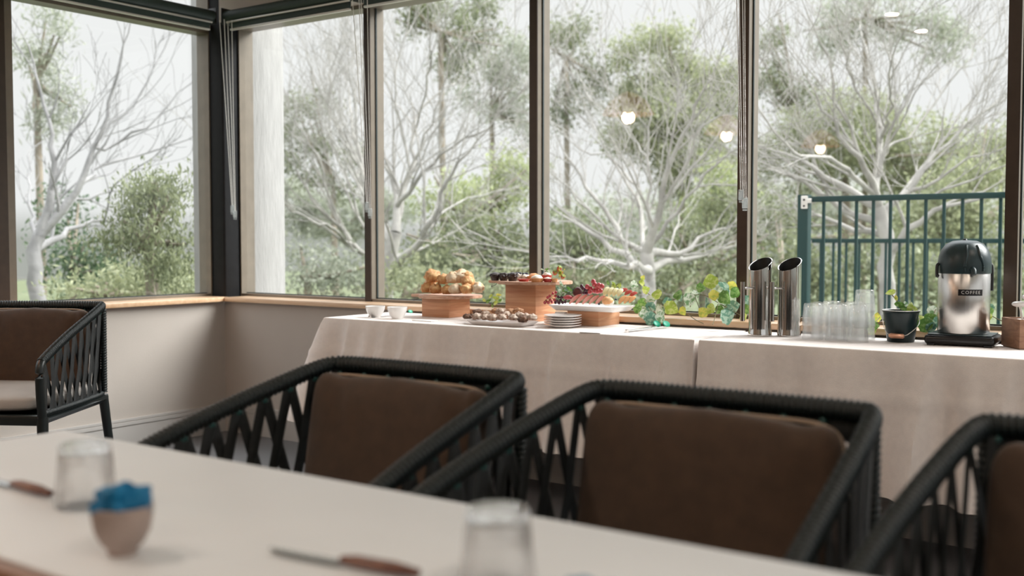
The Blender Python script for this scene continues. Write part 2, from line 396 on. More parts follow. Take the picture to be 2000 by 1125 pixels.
# ------------------------------------------------------------------ roller blinds and their bead chains
def bead_chain(parent, a, b, c, drop=.05):
    """two strands from a and b meeting in a clear tensioner at c"""
    bm = BM()
    for p, o in ((a, -.004), (b, .004)):
        mid = Vector(p).lerp(Vector(c), .5)+Vector((0, 0, -.0))
        path = resample([p, mid, Vector(c)+Vector((o, 0, .0))], .0016)
        sweep(bm, path, .0021, n=6, tw=lambda s, t: .45+.75*abs(math.sin(PI*s/.0062)), up=(0, 1, 0))
    ch = obj('control_chain', bm, M['chainm'], parent, world=True)
    bm = BM(); box(bm, (c[0]-.011, c[1]-.006, c[2]-.038), (c[0]+.011, c[1]+.006, c[2]+.004), bev=.003)
    lathe(bm, [(0, -.004), (.009, -.003), (.009, .003), (0, .004)], (c[0], c[1], c[2]-.044), n=12)
    t = obj('chain_tensioner', bm, M['plastic'], None); t.data.transform(Matrix.Translation(-parent.location)); t.parent = ch
def blind(name_label, axis, a, b):
    loc = ((a+b)/2, -.05, 2.33) if axis == 'x' else (.05, (a+b)/2, 2.33)
    e_ = thing('roller_blind', name_label, 'blind', loc, group='roller blinds above the windows')
    def P(u, w, z): return Vector((u, -w, z)) if axis == 'x' else Vector((w, u, z))
    bm = BM(); sweep(bm, [P(a, .055, 2.335), P(b, .055, 2.335)], .033, n=24); obj('roller_tube', bm, M['blind'], e_, world=True)
    def bb(u0, u1, w0, w1, z0, z1, nm, m):
        bm = BM(); p, q = P(u0, w0, z0), P(u1, w1, z1)
        box(bm, [min(p[i], q[i]) for i in range(3)], [max(p[i], q[i]) for i in range(3)], bev=.001); obj(nm, bm, m, e_, world=True)
    bb(a+.03, b-.02, .076, .084, 2.293, 2.302, 'pale_fascia_strip', M['alu'])
    bb(a+.05, b-.03, .060, .072, 2.262, 2.31, 'blind_fabric', M['blind'])
    bb(a+.05, b-.03, .058, .074, 2.252, 2.262, 'bottom_rail', M['alu'])
    for u in (a-.004, b): bb(u, u+.004, .02, .09, 2.29, 2.38, 'bracket', M['blackp'])
    return e_
x_split = aty(699, 15, -.055).x
bl_left = blind('dark green roller blind rolled up above the left-hand wall window', 'y', -2.5, -.11)
bl_a = blind('dark roller blind over the pane beside the corner post, with a chain at each end', 'x', .11, x_split-.012)
bl_b = blind('dark roller blind over the middle panes, right of the split above the narrow pane', 'x', x_split+.006, 3.10)
bl_c = blind('dark roller blind over the panes at the right, its tube above the picture edge', 'x', 3.125, 6.2)
for bl, ps in ((bl_left, ((429, 50), (438, 50), (454, 402))), (bl_a, ((445, 62), (453, 66), (459, 412))),
               ):
    a, b, c = [aty(p[0], p[1], -.135 if bl is bl_left else -.095) for p in ps]; a.z = b.z = 2.30; bead_chain(bl, a, b, c)
ps = [aty(p[0], p[1], -.10) for p in ((688, 10), (701, 14), (717, 396))]; ps[0].z = ps[1].z = 2.31; bead_chain(bl_a, *ps)
ps = [aty(p[0], p[1], -.10) for p in ((705, 20), (717.5, 28), (723, 408))]; ps[0].z = ps[1].z = 2.31; bead_chain(bl_b, *ps)
ps = [aty(p[0], p[1], -.10) for p in ((1434, 5), (1441, 5), (1448, 372))]; ps[0].z = ps[1].z = 2.31; bead_chain(bl_b, *ps)
ps = [aty(p[0], p[1], -.10) for p in ((1447, 5), (1453, 5), (1455, 388))]; ps[0].z = ps[1].z = 2.31; bead_chain(bl_c, *ps)

# ------------------------------------------------------------------ lamps of the room, plus added fill downlights
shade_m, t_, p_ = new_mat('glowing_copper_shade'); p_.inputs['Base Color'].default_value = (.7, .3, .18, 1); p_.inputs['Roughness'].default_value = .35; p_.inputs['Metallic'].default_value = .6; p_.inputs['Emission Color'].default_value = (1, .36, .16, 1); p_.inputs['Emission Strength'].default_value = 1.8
def pendant(x, y, z, label):
    e_ = thing('pendant_lamp', label, 'lamp', (x, y, ZC), group='copper pendant lamps in a row')
    d = z-ZC
    bm = BM(); sweep(bm, [(0, 0, 0), (0, 0, d+.12)], .004, n=8); obj('cord', bm, M['blackp'], e_)
    bm = BM(); lathe(bm, [(0, 0), (.05, 0), (.05, -.02), (0, -.02)], n=24); obj('ceiling_rose', bm, M['copper'], e_)
    bm = BM(); lathe(bm, [(.02, d+.13), (.05, d+.12), (.14, d+.06), (.20, d-.04), (.195, d-.04), (.135, d+.052), (.045, d+.112), (.0, d+.115)], n=40); obj('lamp_shade', bm, shade_m, e_)
    m = bpy.data.materials.get('lamp_bulb')
    if not m:
        m, t, p = new_mat('lamp_bulb'); p.inputs['Emission Color'].default_value = (1, .62, .35, 1); p.inputs['Emission Strength'].default_value = 7
    bm = BM(); blob(bm, (0, 0, d-.0), .035, amp=0, sub=3); obj('bulb', bm, m, e_)
    l = bpy.data.lights.new('bulb_light', 'POINT'); l.energy = 9; l.color = (1, .72, .5); l.shadow_soft_size = .05
    lo = bpy.data.objects.new('bulb_light', l); COL.objects.link(lo); lo.parent = e_; lo.location = (0, 0, d-.06)
for i, (x, y) in enumerate(((.89, -2.75), (.88, -4.55), (1.1, -6.35))):
    pendant(x, y, 2.08, ['copper pendant lamp nearest the window wall', 'copper pendant lamp in the middle of the row', 'copper pendant lamp farthest from the window wall'][i])
dlm, t_, p_ = new_mat('downlight_lens'); p_.inputs['Emission Color'].default_value = (1, .80, .60, 1); p_.inputs['Emission Strength'].default_value = 9
DL = [(2.62, -3.50), (2.62, -4.27), (5.6, -1.3), (5.6, -3.5), (5.6, -4.27), (5.6, -6.2), (4.1, -6.6)]  # right row and far-end lamp are unseen, added as fill light
DLL = ['small downlight in the left row, nearest the windows', 'small downlight in the left row, second from the windows', 'added fill downlight in the right row, nearest the windows', 'second added fill downlight of the right row',
       'third added fill downlight of the right row', 'last added fill downlight of the right row', 'added fill downlight between the two rows, at the far end of the room']
for (x, y), lb in zip(DL, DLL):
    e_ = thing('downlight', lb, 'lamp', (x, y, ZC), group='recessed downlights')
    bm = BM(); lathe(bm, [(.048, 0), (.062, 0), (.062, -.006), (.048, -.008)], n=32); obj('trim_ring', bm, M['alu'], e_)
    bm = BM(); lathe(bm, [(0, -.004), (.048, -.004), (.048, -.001), (0, -.001)], n=32); obj('lens', bm, dlm, e_)
    l = bpy.data.lights.new('downlight_beam', 'AREA'); l.shape = 'DISK'; l.energy = 8; l.size = .09; l.color = (1, .83, .69)
    lo = bpy.data.objects.new('downlight_beam', l); COL.objects.link(lo); lo.parent = e_; lo.location = (0, 0, -.012)

# ------------------------------------------------------------------ rope chairs
def u_path(side, h):
    pass
def chair_proto(label):
    e_ = thing('rope_armchair', label, 'chair', group='black rope armchairs')
    half = [(.315, -.61, .650), (.312, -.56, .672), (.304, -.42, .722), (.295, -.29, .760), (.284, -.16, .794), (.272, -.06, .820), (.262, -.012, .829), (.240, .002, .830), (.16, .008, .830)]
    top = [(-x, y, z) for x, y, z in half]+[(0, .010, .830)]+half[::-1]
    top = smooth_path(top, 2); tp = resample(top, .0026)
    bm = BM(); pitch = .0115
    sweep(bm, tp, .0150, n=14, flat=(1.0, 1.2), tw=lambda s, a: 1+.13*math.cos(2*PI*s/pitch+a*1.0))
    obj('top_rail', bm, M['rope'], e_, angle=80)
    low = [(-.312, -.60, .452), (-.30, -.3, .450), (-.265, -.03, .446), (-.235, -.002, .446), (0, .004, .446), (.235, -.002, .446), (.265, -.03, .446), (.30, -.3, .450), (.312, -.60, .452)]
    low = smooth_path(low, 2); lp = resample(low, .0032)
    bm = BM(); sweep(bm, lp, .0125, n=10, tw=lambda s, a: 1+.13*math.cos(2*PI*s/pitch+a))
    obj('lower_rail', bm, M['rope'], e_, angle=80)
    # posts: front knuckles and rope bound rear uprights
    for s in (-1, 1):
        bm = BM(); sweep(bm, smooth_path([(s*.315, -.605, .652), (s*.316, -.622, .63), (s*.315, -.618, .53), (s*.314, -.605, .44)], 2), .0165, n=12)
        obj('arm_post', bm, M['legm'], e_)
        bm = BM(); sweep(bm, resample([(s*.258, .0, .815), (s*.262, -.012, .45)], .0032), .013, n=10, tw=lambda q, a: 1+.12*math.cos(2*PI*q/pitch+a))
        obj('rear_upright', bm, M['rope'], e_, angle=80)
    # seat frame
    bm = BM(); box(bm, (-.30, -.60, .405), (.30, -.565, .445), bev=.006)
    for s in (-1, 1): sweep(bm, [(s*.30, -.59, .425), (s*.262, -.02, .425)], .019, n=4)
    box(bm, (-.25, -.03, .405), (.25, .0, .445), bev=.006); box(bm, (-.285, -.57, .425), (.285, -.02, .437))
    obj('seat_frame', bm, M['legm'], e_, angle=30)
    for s in (-1, 1):
        bm = BM(); sweep(bm, [(s*.312, -.600, .44), (s*.318, -.612, .2), (s*.322, -.62, 0)], [.021, .018, .013], n=12); obj('leg', bm, M['legm'], e_)
        bm = BM(); sweep(bm, [(s*.258, -.015, .44), (s*.268, .02, .2), (s*.275, .05, 0)], [.021, .018, .013], n=12); obj('leg', bm, M['legm'], e_)
    # crossing straps
    def at_s(path, s):
        L = [0]
        for a, b in zip(path[:-1], path[1:]): L.append(L[-1]+(b-a).length)
        q = s*L[-1]
        for i in range(len(path)-1):
            if L[i+1] >= q: return path[i].lerp(path[i+1], (q-L[i])/max(1e-6, L[i+1]-L[i]))
        return path[-1].copy()
    bm = BM(); N = 25; rnd = random.Random(4)
    for i in range(N+1):
        s0 = .012+.976*i/N
        a = at_s(top, s0)
        for dlt in (-1.35, 1.35):
            j = i+dlt
            if j < -.2 or j > N+.2: j = i
            s1 = min(.99, max(.01, .012+.976*j/N)); b = at_s(low, s1)
            n_ = Vector((a.x, a.y+.3, 0)).normalized()*(.006 if dlt > 0 else -.004)
            m_ = a.lerp(b, .5)+n_+Vector((rnd.uniform(-.003, .003), rnd.uniform(-.003, .003), 0))
            nn = Vector((a.x*1.2, a.y+.32, 0)); nn.normalize()
            if abs(a.x) < .235: nn = Vector((0, 1, 0))
            elif a.y < -.03: nn = Vector((math.copysign(1, a.x), 0, 0))
            sweep(bm, [a+n_*.5, m_, b+n_*.5], .0140, n=6, flat=(1.0, .22), up=nn)
    for v in bm.verts: pass
    obj('rope_weave', bm, M['strap'], e_, angle=50)
    tie = None
    for i in range(N+1):
        a = at_s(top, .012+.976*i/N); b = at_s(top, min(1, .03+.976*i/N)); ax_ = (b-a).normalized() if (b-a).length > 1e-4 else Vector((0, 1, 0))
        if tie is None:
            tb = BM(); blob(tb, (0, 0, 0), (.008, .0115, .0085), amp=.25, sub=2); tie = obj('strap_tie', tb, M['tie'], e_); o = tie
        else:
            o = tie.copy(); COL.objects.link(o); o.parent = e_
        o.location = a+Vector((0, 0, -.021))
    bm = BM(); sweep(bm, resample([(-.245, .012, .797), (.245, .012, .797)], .0032), .024, n=12, flat=(.34, 1.0), tw=lambda q, a: 1+.06*math.cos(2*PI*q/pitch))
    obj('back_band', bm, M['strap'], e_, angle=80)
    # cushions
    def pillow(w, h, t, ex=.22, ez=.55, pleat=0.0, seed=0):
        bm = BM(); nu, nv = 72, 40
        def sg(c, e_): return math.copysign(abs(c)**e_, c)
        rows = []
        for j in range(nv+1):
            b = -PI/2+PI*j/nv; row = []
            for i in range(nu):
                a = 2*PI*i/nu
                x = w/2*sg(math.cos(b), ez)*sg(math.cos(a), ex); z = h/2*sg(math.cos(b), ez)*sg(math.sin(a), ex); y = t/2*sg(math.sin(b), ez)
                if pleat:
                    k_ = max(0, z/(h/2))**2
                    y += pleat*math.sin(x*78+2*math.sin(x*21+seed)+z*9)*k_
                    z += pleat*.8*math.sin(x*60+seed)*k_
                z += .006*mnoise.noise(Vector((x*7+seed, y*7, z*7)))
                row.append(bm.verts.new((x, y, z)))
            rows.append(row)
        for r0, r1 in zip(rows[:-1], rows[1:]):
            for i in range(nu): bm.faces.new((r0[i], r0[(i+1) % nu], r1[(i+1) % nu], r1[i]))
        bmesh.ops.remove_doubles(bm, verts=bm.verts, dist=.0004)
        return bm
    bm = pillow(.475, .36, .10, pleat=.006, seed=1.3)
    bmesh.ops.transform(bm, matrix=Matrix.Translation((0, -.098, .640)) @ Matrix.Rotation(R(-9), 4, 'X'), verts=bm.verts)
    bc = obj('back_cushion', bm, M['tan'], e_, angle=80)
    bm = BM(); lp2 = []
    for i in range(61):
        a = PI*i/60; sgn = lambda c, q: math.copysign(abs(c)**q, c)
        lp2.append((.236*sgn(math.cos(a), .22), 0, .18*sgn(math.sin(a), .22)))
    sweep(bm, lp2, .0035, n=6, up=(0, 1, 0)); bmesh.ops.transform(bm, matrix=Matrix.Translation((0, -.098, .640)) @ Matrix.Rotation(R(-9), 4, 'X'), verts=bm.verts)
    obj('piping', bm, M['pipe'], bc)
    bm = pillow(.53, .53, .075, ex=.3, ez=.5, seed=5)
    bmesh.ops.transform(bm, matrix=Matrix.Translation((0, -.315, .482)) @ Matrix.Rotation(R(90), 4, 'X'), verts=bm.verts)
    obj('seat_cushion', bm, M['cream'], e_, angle=80)
    return e_
c0 = chair_proto('rope armchair at the far left of the dining table, nearest the plain wall corner')
spots = [((3.40, -2.262), 0, None),
         ((4.105, -2.262), 0, 'rope armchair in the middle of the dining table, wide brown back cushion facing the camera'),
         ((4.795, -2.262), 0, 'rope armchair at the lower right corner of the picture, cut off by its edge'),
         ((.575, -1.44), R(30), 'rope armchair standing apart at the left window wall, turned sideways, legs in view')]
for (p, a, lb) in spots:
    c = c0 if lb is None else copy_tree(c0)
    c.location = (p[0], p[1], 0); c.rotation_euler = (0, 0, a)
    if lb: c['label'] = lb
    c.scale = (1, 1, .982)

# ------------------------------------------------------------------ dining table in front
TD = .74
t = thing('dining_table', 'long dining table with glossy white top and timber edge, nearest the camera', 'table', (4.55, -3.12, 0))
bm = BM(); YN = atz(0, 1086, TD).y; box(bm, (3.04, YN, TD-.034), (6.1, -2.882, TD), bev=.003); obj('tabletop', bm, M['topw'], t, world=True, angle=30)
bm = BM(); box(bm, (3.04, YN-.026, TD-.045), (6.1, YN-.001, TD-.001), bev=.004); obj('edge_band', bm, M['edgew'], t, world=True, angle=30)
for x in (3.16, 5.98):
    for y in (-3.27, -2.95):
        bm = BM(); box(bm, (x-.025, y-.025, 0), (x+.025, y+.025, TD-.034), bev=.004); obj('leg', bm, M['legm'], t, world=True, angle=30)
bm = BM(); box(bm, (3.14, -3.29, TD-.09), (6.0, -3.25, TD-.036)); box(bm, (3.14, -2.97, TD-.09), (6.0, -2.93, TD-.036)); obj('apron', bm, M['legm'], t, world=True, smooth=False)

def tumbler(bm, r0=.034, r1=.0405, h=.085, base=.012, wall=.0028, n=40, rib=10):
    """upside-down faceted tumbler, rim on z=0, thick base on top"""
    out = [(r1, 0), (r1*1.0, .006), (r0+(r1-r0)*.45, h*.55), (r0, h-.006), (r0-.003, h-.001), (0, h)]
    inn = [(r1-wall, .0), (r0+(r1-r0)*.45-wall, h*.55), (r0-wall-.002, h-base-.003), (0, h-base)]
    def ring(prof, flip):
        vs = []
        for r, z in prof:
            if r <= 0: vs.append([bm.verts.new((0, 0, z))]); continue
            row = []
            for i in range(n):
                a = 2*PI*i/n; k_ = 1-(.035*(.5+.5*math.cos(a*rib)) if (.2*h < z < .93*h and not flip) else 0)
                row.append(bm.verts.new((r*k_*math.cos(a), r*k_*math.sin(a), z)))
            vs.append(row)
        for a, b in zip(vs[:-1], vs[1:]):
            for i in range(n):
                j = (i+1) % n
                f = (a[i], a[j], b[0]) if len(b) == 1 else (a[i], a[j], b[j], b[i])
                bm.faces.new(f[::-1] if flip else f)
        return vs[0]
    a = ring(out, False); b = ring(inn, True)
    for i in range(n): bm.faces.new((a[(i+1) % n], a[i], b[i], b[(i+1) % n]))
bm = BM(); tumbler(bm)
tum = obj('drinking_glass', bm, M['cglass'], None, angle=35)
tag(tum, 'upturned tumbler on the white dining table behind the cup of blue paper', 'glass', 'tumblers on the dining table')
tum.location = atz(168, 985, TD+.001)
g2 = tum.copy(); COL.objects.link(g2); g2.location = atz(972, 1150, TD+.001)
g2['label'] = 'upturned tumbler on the dining table in front of the gap between two chairs'

def egg_cup(loc, label):
    e_ = thing('egg_cup', label, 'cup', loc, group='beige cups of blue paper'); e_.scale = (1.1, 1.1, 1.08)
    bm = BM(); lathe(bm, [(0, .002), (.013, 0), (.0150, .002), (.0150, .006), (.0215, .013), (.0280, .026), (.0305, .040), (.0310, .052), (.0300, .053), (.0285, .050), (.026, .030), (.012, .014), (0, .012)], n=40); obj('cup', bm, M['clay'], e_)
    bm = BM(); rnd = random.Random(3)
    g = bmesh.ops.create_icosphere(bm, subdivisions=4, radius=1)
    for v in g['verts']:
        n_ = v.co.normalized(); k_ = 1+.34*mnoise.noise(n_*1.9+Vector((3.2, 1, 7)))+.22*mnoise.noise(n_*4.3)
        v.co = Vector((n_.x*.030*k_, n_.y*.030*k_, max(-.004, n_.z*.022*k_)+.052+(.008*max(0, n_.x) if n_.z > 0 else 0)))
    obj('crumpled_paper', bm, M['blue'], e_, angle=12)
egg_cup(atz(240, 1082, TD), 'small beige cup filled with crumpled bright blue paper, at the left of the dining table')
d = ray(1128, 1108); k_ = (TD+.092-CZ)/d.z; q = Vector((CX+d.x*k_, CY+d.y*k_, TD))
egg_cup(q, 'beige cup whose blue paper tip just shows at the lower edge of the picture')

M['dwood'] = wood('dark_handle_wood', (.10, .035, .025), (.22, .09, .05), (20, 20, 20), 3, .35)
def knife(loc, rz, label):
    e_ = thing('table_knife', label, 'knife', loc, rz, group='wooden handled knives on the dining table')
    bm = BM(); sweep(bm, [(0, 0, .004), (-.05, 0, .004), (-.09, .002, .004), (-.108, .006, .004)], [.009, .0085, .008, .002], n=8, flat=(1, .14)); obj('blade', bm, M['steel'], e_)
    bm = BM(); sweep(bm, [(0, 0, .007), (.02, 0, .008), (.07, 0, .008), (.10, 0, .007)], [.006, .0085, .009, .006], n=10, flat=(1, .75)); obj('handle', bm, M['dwood'], e_)
p = atz(26, 954, TD); q = atz(130, 983, TD); knife((p.x, p.y, TD+.0005), math.atan2(q.y-p.y, q.x-p.x), 'knife with brown wooden handle beside the tumbler at the left end of the table')
p = atz(668, 1106, TD); q = atz(800, 1130, TD); knife((p.x, p.y, TD+.0005), math.atan2(q.y-p.y, q.x-p.x), 'knife with brown wooden handle at the bottom edge, left of the nearer tumbler')

# ------------------------------------------------------------------ buffet tables and cloths
TB = .735
YB0, YB1 = -.512, -.045
def buffet_table(x0, x1, label):
    t = thing('trestle_table', label, 'table', ((x0+x1)/2, (YB0+YB1)/2, 0), group='trestle tables under white cloths')
    bm = BM(); box(bm, (x0+.01, YB0+.01, TB-.036), (x1-.01, YB1-.01, TB-.006), bev=.003); obj('tabletop', bm, M['topw'], t, world=True, angle=30)
    for x in (x0+.22, x1-.22):
        for y in (YB0+.06, YB1-.06):
            bm = BM(); sweep(bm, [(x, y, TB-.036), (x, y, 0)], .014, n=10); obj('leg', bm, M['legm'], t, world=True)
        bm = BM(); sweep(bm, [(x, YB0+.06, .10), (x, YB1-.06, .10)], .010, n=8); obj('cross_bar', bm, M['legm'], t, world=True)
def cloth(x0, x1, y0, y1, zt, zh, amps, label, seed):
    """amps: fold amplitude of front, right, back, left skirts"""
    loop = []; st = .011
    cs = [(x0, y0), (x1, y0), (x1, y1), (x0, y1)]; nr = [(0, -1), (1, 0), (0, 1), (-1, 0)]
    for k_ in range(4):
        a, b = Vector((*cs[k_], 0)), Vector((*cs[(k_+1) % 4], 0)); L = (b-a).length; n_ = int(L/st)
        for i in range(n_):
            u = i/n_*L; dc = min(u, L-u); prevn = Vector((*nr[(k_-1) % 4], 0)); nextn = Vector((*nr[(k_+1) % 4], 0)); nn = Vector((*nr[k_], 0))
            w = max(0, 1-dc/.05)*.5
            other = prevn if u < L/2 else nextn
            d_ = (nn*(1-w)+other*w).normalized()
            ao = amps[(k_-1) % 4 if u < L/2 else (k_+1) % 4]; am = max(amps[k_], ao) if min(amps[k_], ao) > .015 else min(amps[k_], ao)*.5
            loop.append((a.lerp(b, i/n_), d_, nn*amps[k_]*(1-w)+other*ao*w, am, dc, k_, u))
    bm = BM(); rings = []
    lv = [(-.016, 0, 0), (-.007, 0, 0), (-.002, -.0012, 0), (0, -.005, 0)]+[(0, None, v/22) for v in range(1, 23)]
    for inset, dz, v in lv:
        ring = []
        for (p, d_, dv, am, dc, k_, u) in loop:
            if dz is not None: ring.append(bm.verts.new((p.x+d_.x*inset, p.y+d_.y*inset, zt+dz))); continue
            s_ = u+k_*7.3+seed
            fo = .75*math.sin(s_*23+1.5*math.sin(s_*5.1))+.45*math.sin(s_*47+2*math.sin(s_*7.7+1))
            fo += .5*mnoise.noise(Vector((s_*9, v*1.5, seed)))
            cr = math.exp(-(dc/.07)**2)
            rg = 1-abs(math.sin(s_*10.5+1.3*math.sin(s_*3.1)+.5*v))**.55; fl = 1 if am < .015 or k_ != 0 else 1
            off = dv*(.30*v+(.5+.5*fo)*(v**.6)*1.1+rg*(v**.5)*.75+(.12 if v and abs(v*22-7) < .5 else 0)+.10*math.exp(-(((u % .62)-.36)/.006)**2)*min(1, v*6))+d_*(cr*am*(2.0 if am > .015 else 0)*v)
            ring.append(bm.verts.new((p.x+off.x, p.y+off.y, zt-.005-(zt-.005-zh)*v+.004*math.sin(s_*9)*v)))
        rings.append(ring)
    for a, b in zip(rings[:-1], rings[1:]):
        n_ = len(a)
        for i in range(n_): bm.faces.new((a[i], b[i], b[(i+1) % n_], a[(i+1) % n_]))
    bm.faces.new(rings[0])
    o = obj('tablecloth', bm, M['cloth'], None, angle=60)
    tag(o, label, 'tablecloth', 'white tablecloths on the buffet'); return o
XS = 3.205
buffet_table(1.322, XS-.008, 'trestle table under the left tablecloth, carrying the food boards')
buffet_table(XS+.008, 5.05, 'trestle table under the right tablecloth, carrying glasses and the coffee pot')
cloth(1.316, XS-.009, YB0, YB1, TB+.003, .268, (.062, .006, .003, .045), 'pale linen tablecloth on the left buffet table under the food', 0.3)
cloth(XS+.009, 5.06, YB0, YB1, TB+.003, .262, (.062, .02, .003, .006), 'pale linen tablecloth on the right buffet table under the glasses and coffee', 2.9)
TZ = TB+.0035

# ------------------------------------------------------------------ serving blocks, boards and platters
def riser(pl, pc, pr, pyb, pyt, label):
    C = atz(pc, pyb, TZ); x0 = aty(pl, pyb, C.y).x; y1 = atx(pr, pyb-2, C.x).y; zt = aty(pc, pyt, C.y).z
    bm = BM(); box(bm, (x0, C.y, TZ), (C.x, y1, zt), bev=.0015)
    o = obj('riser_block', bm, M['oak'], None, angle=30); tag(o, label, 'block', 'pine blocks raising the food boards')
    return x0, C.x, C.y, y1, zt
def paddle(c, r, label, hl=.062):
    bm = BM(); th = .013; out = []
    for i in range(49):
        a = R(-165)+R(330)*i/48; out.append((r*math.cos(a), r*math.sin(a)))
    for x, y in ((-r-hl*.35, .024), (-r-hl*.8, .024), (-r-hl, .016), (-r-hl*.95, .009), (-r-hl*.3, .006), (-r-hl*.3, -.006), (-r-hl*.95, -.009), (-r-hl, -.016), (-r-hl*.8, -.024), (-r-hl*.35, -.024)): out.append((x, y))
    f = bm.faces.new([bm.verts.new((x, y, 0)) for x, y in out])
    g = bmesh.ops.extrude_face_region(bm, geom=[f]); bmesh.ops.translate(bm, verts=[v for v in g['geom'] if isinstance(v, bmesh.types.BMVert)], vec=(0, 0, th))
    bmesh.ops.recalc_face_normals(bm, faces=bm.faces)
    es = [e_ for e_ in bm.edges if abs(e_.verts[0].co.z-e_.verts[1].co.z) < 1e-6]
    bmesh.ops.bevel(bm, geom=es, offset=.002, segments=2, affect='EDGES')
    o = obj('paddle_board', bm, M['board'], None, angle=40); o.location = c; o.rotation_euler = (0, 0, R(6)); tag(o, label, 'board', 'round paddle boards')
    bm = BM(); sweep(bm, smooth_path([(-r-hl*.5, 0, .006), (-r-hl*.45, .002, -.006), (-r-hl*.7, -.004, -.014), (-r-hl*.9, -.006, -.020), (-r-hl*.75, -.010, -.010)], 2), .0012, n=6); obj('leather_loop', bm, M['blackp'], o)
    return c.z+th
def tray(x0, x1, y0, y1, z0, h, m, label, name, flare=.018, rc=.03):
    def rr(ins, z):
        v = []; a0, a1, b0, b1 = x0+ins, x1-ins, y0+ins, y1-ins; r = max(.004, rc-ins*.6)
        for cx, cy, s in ((a1-r, b0+r, -90), (a1-r, b1-r, 0), (a0+r, b1-r, 90), (a0+r, b0+r, 180)):
            for i in range(9):
                a = R(s+90*i/8); v.append(bm.verts.new((cx+r*math.cos(a), cy+r*math.sin(a), z)))
        return v
    bm = BM(); R_ = [rr(flare+.004, z0), rr(flare, z0+.002), rr(.001, z0+h-.002), rr(0, z0+h), rr(.003, z0+h+.0005), rr(.005, z0+h-.001), rr(flare+.003, z0+.007), rr(flare+.012, z0+.006)]
    for a, b in zip(R_[:-1], R_[1:]):
        for i in range(len(a)): bm.faces.new((a[i], a[(i+1) % len(a)], b[(i+1) % len(a)], b[i]))
    bm.faces.new(R_[0][::-1]); bm.faces.new(R_[-1])
    o = obj(name, bm, m, None, angle=40); tag(o, label, 'platter'); return z0+.006
rA = riser(824, 877, 918, 621, 583.5, 'square pine block under the board of golden puffs')
rB = riser(987, 1046, 1085, 629, 556, 'tall pine block, highest of the three, under the board of tarts')
rC = riser(1108, 1169, 1210, 638, 609, 'low pine block under the white fruit platter')
zA = paddle(Vector(((rA[0]+rA[1])/2+.035, (rA[2]+rA[3])/2-.01, rA[4]+.0005)), .150, 'round wooden paddle board holding the pile of golden puffs')
zB = paddle(Vector(((rB[0]+rB[1])/2+.030, (rB[2]+rB[3])/2-.01, rB[4]+.0005)), .168, 'round wooden paddle board with muffins and tarts, the highest one')
pa = atz(904, 634, TZ); pb = atz(1012, 640, TZ); pc = atz(1057, 631, TZ)
TRAY = (pa.x, pb.x+.01, pb.y, pb.y+.155); zT = tray(*TRAY, TZ+.0002, .018, M['porc2'], 'oblong white platter of small dusted pastries at the front of the table', 'serving_platter')
yf = rC[2]-.035; xl = aty(1066, 597, yf).x; xr = aty(1203, 605, yf).x; yb = atx(1246, 598, xr).y
PLT = (xl, xr, yf, yb); zP = tray(xl, xr, yf, yb, rC[4]+.0005, .022, M['porc'], 'oblong white platter heaped with cut fruit and grapes', 'serving_platter', flare=.02)

# ------------------------------------------------------------------ baked goods
MB_ = {}
MB_['puff'] = mat('golden_puff', (.50, .17, .04), .6, col2=(.84, .56, .27), scale=34, bump=.7, bscale=60)
MB_['puffp'] = mat('pale_puff', (.66, .34, .13), .65, col2=(.88, .78, .60), scale=22, bump=.5, bscale=60)
MB_['choc'] = mat('chocolate_muffin', (.018, .011, .010), .35, col2=(.05, .03, .024), scale=40, bump=.4, bscale=90)
MB_['crust'] = mat('tart_crust', (.60, .24, .09), .6, col2=(.74, .38, .17), scale=30)
MB_['redc'] = mat('red_tart', (.46, .05, .04), .35)
MB_['cream'] = mat('cream_topping', (.86, .76, .66), .6, col2=(.9, .85, .78), scale=30)
MB_['berry'] = mat('dark_berry', (.012, .015, .035), .35, col2=(.03, .035, .07), scale=60)
MB_['straw'] = mat('strawberry', (.42, .05, .03), .3, col2=(.62, .16, .08), scale=60, bump=.4, bscale=160)
MB_['grape'] = mat('red_grape', (.34, .02, .035), .18, col2=(.55, .08, .09), scale=25, coat=.5)
MB_['grapd'] = mat('black_grape', (.035, .010, .025), .2, col2=(.09, .02, .04), scale=25, coat=.4)
MB_['fig'] = mat('fig_skin', (.05, .012, .016), .45, col2=(.14, .03, .03), scale=30)
MB_['pink'] = mat('watermelon_flesh', (.78, .20, .16), .4, col2=(.88, .58, .50), scale=34)
MB_['orange'] = mat('orange_flesh', (.85, .36, .12), .4, col2=(.90, .55, .28), scale=40, bump=.3, bscale=80)
MB_['melon'] = mat('honeydew_flesh', (.72, .66, .36), .4, col2=(.84, .80, .56), scale=18)
MB_['rind'] = mat('melon_rind', (.07, .13, .04), .5)
MB_['cant'] = mat('cantaloupe_flesh', (.74, .34, .12), .4, col2=(.84, .50, .25), scale=20)
MB_['apple'] = mat('red_apple', (.50, .05, .05), .3, col2=(.72, .25, .18), scale=20)
MB_['past'] = mat('dusted_pastry', (.26, .12, .07), .75, col2=(.82, .70, .60), scale=62, bump=.6, bscale=120)
MB_['pastd'] = mat('dark_pastry', (.035, .018, .014), .7, col2=(.30, .17, .11), scale=55, bump=.6, bscale=120)
L_ = {}
L_['yg'] = leaf_mat('yellow_green_leaf', (.30, .42, .05), (.42, .55, .10), .35, mott=(0.55, 0.62, 0.22))
L_['gr'] = leaf_mat('green_leaf', (.08, .20, .04), (.14, .30, .06), .3, mott=(0.26, 0.42, 0.14))
L_['te'] = leaf_mat('blue_green_leaf', (.05, .17, .11), (.16, .32, .24), .25, mott=(0.34, 0.48, 0.38))
L_['ye'] = leaf_mat('yellow_leaf', (.62, .58, .08), (.70, .66, .18), .4, mott=(0.42, 0.52, 0.1))
